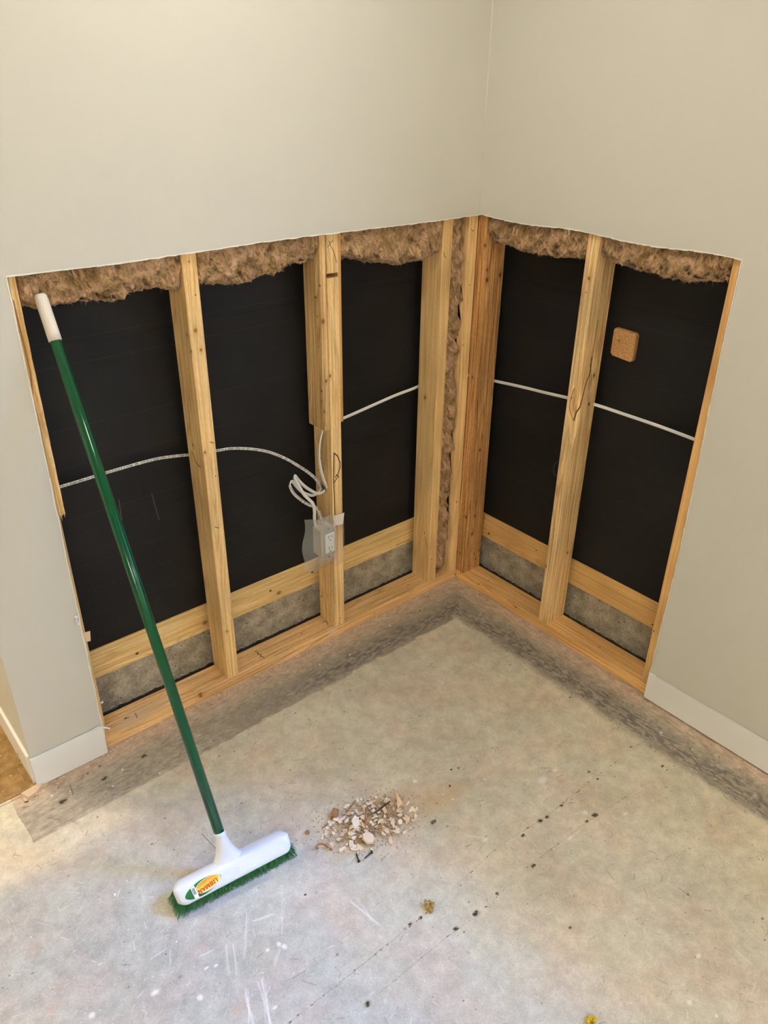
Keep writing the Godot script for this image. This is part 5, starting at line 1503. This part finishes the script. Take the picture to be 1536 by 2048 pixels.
func build_small_things() -> void:
	var rg := RandomNumberGenerator.new(); rg.seed = 55
	# paper flap and torn bit on the left cut edge
	var st := begin()
	bevel_box(st, Vector3.ZERO, Vector3(0.020, 0.030, 0.003), 0.0008, Basis(Vector3.BACK, -0.12))
	tag(put("wood_flap", st, mat(c8(232, 206, 164), 0.9), self, Vector3(-1.3536, 0.3889, 0.0035)), "small square pale chip stuck to the stud beside the left cut edge", "chip")
	st = begin()
	for i in 5:
		bevel_box(st, Vector3(rg.randf_range(-0.004, 0.004), 0.006 * (i - 2), rg.randf_range(0, 0.003)), Vector3(0.008, 0.008, 0.004), 0.0015, Basis.from_euler(Vector3(rg.randf(), rg.randf(), rg.randf())))
	tag(put("paper_tear", st, M.paper, self, Vector3(-1.3729, 0.4571, 0.0150)), "crumpled white paper tear on the left cut edge above the pale chip", "paper scrap")
	st = begin()
	bevel_box(st, Vector3.ZERO, Vector3(0.007, 0.005, 0.004), 0.001)
	tag(put("paper_tear", st, M.paper, self, Vector3(-1.3502, 0.1650, 0.0030)), "tiny white paper bit on the left edge stud near the bottom plate", "paper scrap")
	st = begin(false)
	sweep(st, smooth_path([Vector3(-0.0135, 1.3028, 0.3374), Vector3(-0.0160, 1.3004, 0.3464), Vector3(-0.0180, 1.2949, 0.3514), Vector3(-0.0180, 1.2871, 0.3501)]), circle(0.0008, 6), Vector3(0.3, 0.1, 1))
	tag(put("paper_tear", st, M.paper, self), "white curl of torn paper hanging from the right wall's top cut", "paper scrap")
	# splinter leaning by the passage baseboard
	rod("wood_splinter", Vector3(-1.5719, 0.0040, -0.0893), Vector3(-1.5552, 0.0500, -0.1404), 0.0016, mat(c8(206, 172, 122), 0.9), "thin splinter leaning on the baseboard in the passage", "splinter")
	# wire bit behind the right stud
	st = begin(false)
	sweep(st, smooth_path([Vector3(0.0600, 0.5983, 0.3538), Vector3(0.0500, 0.5858, 0.3498), Vector3(0.0500, 0.5644, 0.3489), Vector3(0.0600, 0.5466, 0.3473), Vector3(0.0750, 0.5379, 0.3506)]), circle(0.0014, 6), Vector3(0.3, 0.1, 1))
	tag(put("wire_loop", st, mat(c8(60, 56, 52), 0.5)), "small dark wire loop beside the middle stud of the right wall", "wire")
	# loose crumbs and scraps on the open floor
	var ochre := mat(c8(176, 142, 70), 0.9)
	st = begin()
	for i in 9:
		bevel_box(st, Vector3(rg.randf_range(-0.010, 0.010), 0.004 + 0.003 * (i % 3), rg.randf_range(-0.016, 0.014)), Vector3(rg.randf_range(0.006, 0.014), 0.005, rg.randf_range(0.006, 0.012)), 0.0015, Basis.from_euler(Vector3(rg.randf(), rg.randf() * 6, rg.randf())))
	tag(put("foam_crumb", st, ochre, self, Vector3(-0.9920, 0.0000, 0.9264)), "ochre lump of crumbly glue on the nearer score line", "crumb")
	st = begin()
	for i in 5:
		bevel_box(st, Vector3(rg.randf_range(-0.008, 0.008), 0.004 + 0.002 * (i % 2), rg.randf_range(-0.008, 0.008)), Vector3(0.011, 0.006, 0.009), 0.0015, Basis.from_euler(Vector3(rg.randf(), rg.randf() * 6, rg.randf())))
	tag(put("foam_crumb", st, mat(c8(206, 172, 40), 0.85), self, Vector3(-0.9107, 0.0000, 1.3172)), "yellow crumb at the bottom edge of the picture", "crumb")
	tag(put("wood_crumb", crumb_tool(rg, 0.006), mat(c8(160, 122, 78), 0.9), self, Vector3(-1.0917, 0.0000, 0.5868)), "round tan crumb between the broom and the swept pile", "crumb")
	rod("wood_plug", Vector3(-0.8335, 0.0040, 0.7646), Vector3(-0.8215, 0.0040, 0.7647), 0.0035, mat(c8(120, 100, 74), 0.9), "stubby brown plug right of the swept pile", "plug")
	rod("nail", Vector3(-1.3019, 0.0200, 0.4382), Vector3(-1.2913, 0.0040, 0.4901), 0.0008, mat(c8(110, 104, 98), 0.5, 0.4), "thin wire standing behind the white broom head", "wire")
	lay("plaster_chip", chip_mesh(rg, 0.006, 0.003, 6, 1.5), M.gypsum, Vector3(-0.7752, 0.0005, 0.6355), Vector3(0, 0.4, 0), "white oval chip on the floor behind the swept pile", "chip")
	lay("wood_chunk", chip_mesh(rg, 0.017, 0.008, 5, 1.8), mat(c8(214, 190, 160), 0.95), Vector3(-1.5717, 0.0005, 0.0263), Vector3(0, 0.15, 0), "pale broken drywall piece under the end corner of the left wall", "drywall piece")
	var spots := [Vector3(-1.4400, 0.0000, 0.0552), Vector3(-1.4984, 0.0000, 0.0839), Vector3(-1.4046, 0.0000, 0.1394), Vector3(-1.5400, -0.0000, 0.0688), Vector3(-1.5158, 0.0000, 0.0524), Vector3(-1.3616, 0.0000, 0.1015), Vector3(-1.2888, 0.0000, 0.1771), Vector3(-0.7440, 0.0000, 0.6650), Vector3(-0.7129, 0.0000, 0.7059), Vector3(-0.7492, 0.0000, 0.7149), Vector3(-0.7821, 0.0000, 0.6729), Vector3(-0.7403, 0.0000, 0.7434), Vector3(-0.1903, 0.0000, 0.6925), Vector3(-0.1849, 0.0000, 0.8526), Vector3(-0.1052, 0.0000, 0.9542), Vector3(-0.0940, 0.0000, 1.0482), Vector3(-0.2187, 0.0000, 0.4736), Vector3(-0.5868, 0.0000, 0.1085), Vector3(-0.3854, 0.0000, 0.0730), Vector3(-0.8370, -0.0000, 0.0759), Vector3(-0.2469, 0.0000, 0.0739), Vector3(-0.6919, 0.0000, 0.0871), Vector3(-1.4942, -0.0000, 0.4280), Vector3(-1.5306, 0.0000, 0.4446), Vector3(-1.1940, 0.0000, 0.7225), Vector3(-0.3375, 0.0000, 1.0790), Vector3(-0.6258, 0.0000, 0.7510), Vector3(-0.5025, 0.0000, 0.8026)]
	var shapes := [chip_mesh(rg, 0.0028, 0.002, 5, 1.3), chip_mesh(rg, 0.0022, 0.0016, 6, 1.0), chip_mesh(rg, 0.0034, 0.002, 5, 1.7)]
	for i in spots.size():
		lay("floor_crumb", shapes[i % 3], M.gypsum if i % 4 else mat(c8(120, 92, 62), 0.9), spots[i], Vector3(0, i * 1.3, 0), "tiny loose plaster or wood crumb on the open concrete floor", "crumb", "loose crumbs on the open floor")
	# crushed gypsum along the foot of the left plate
	st = begin()
	for i in 420:
		var f := rg.randf()
		var x := lerpf(-1.60, -0.05, f * f)
		var s := rg.randf_range(0.001, 0.0036)
		bevel_box(st, Vector3(x, s * 0.5, 0.004 + (T + 0.006 if x < -1.36 else 0.0) + 0.020 * pow(rg.randf(), 2.0)), Vector3(s * rg.randf_range(1, 3), s, s * 1.2), s * 0.2, Basis(Vector3.UP, rg.randf() * 3))
	var dust := put("plaster_rubble", st, mat(c8(226, 196, 166), 0.95))
	tag(dust, "crushed plaster rubble strewn along the foot of the left wall", "rubble").set_meta("kind", "stuff")

func crumb_tool(rg: RandomNumberGenerator, r: float) -> SurfaceTool:
	var st := begin(false)
	lathe(st, [Vector2(0.0, 0.0), Vector2(r * 0.8, 0.0004), Vector2(r, r * 0.6), Vector2(r * 0.6, r * 1.2), Vector2(0.0, r * 1.35)], 9)
	return st
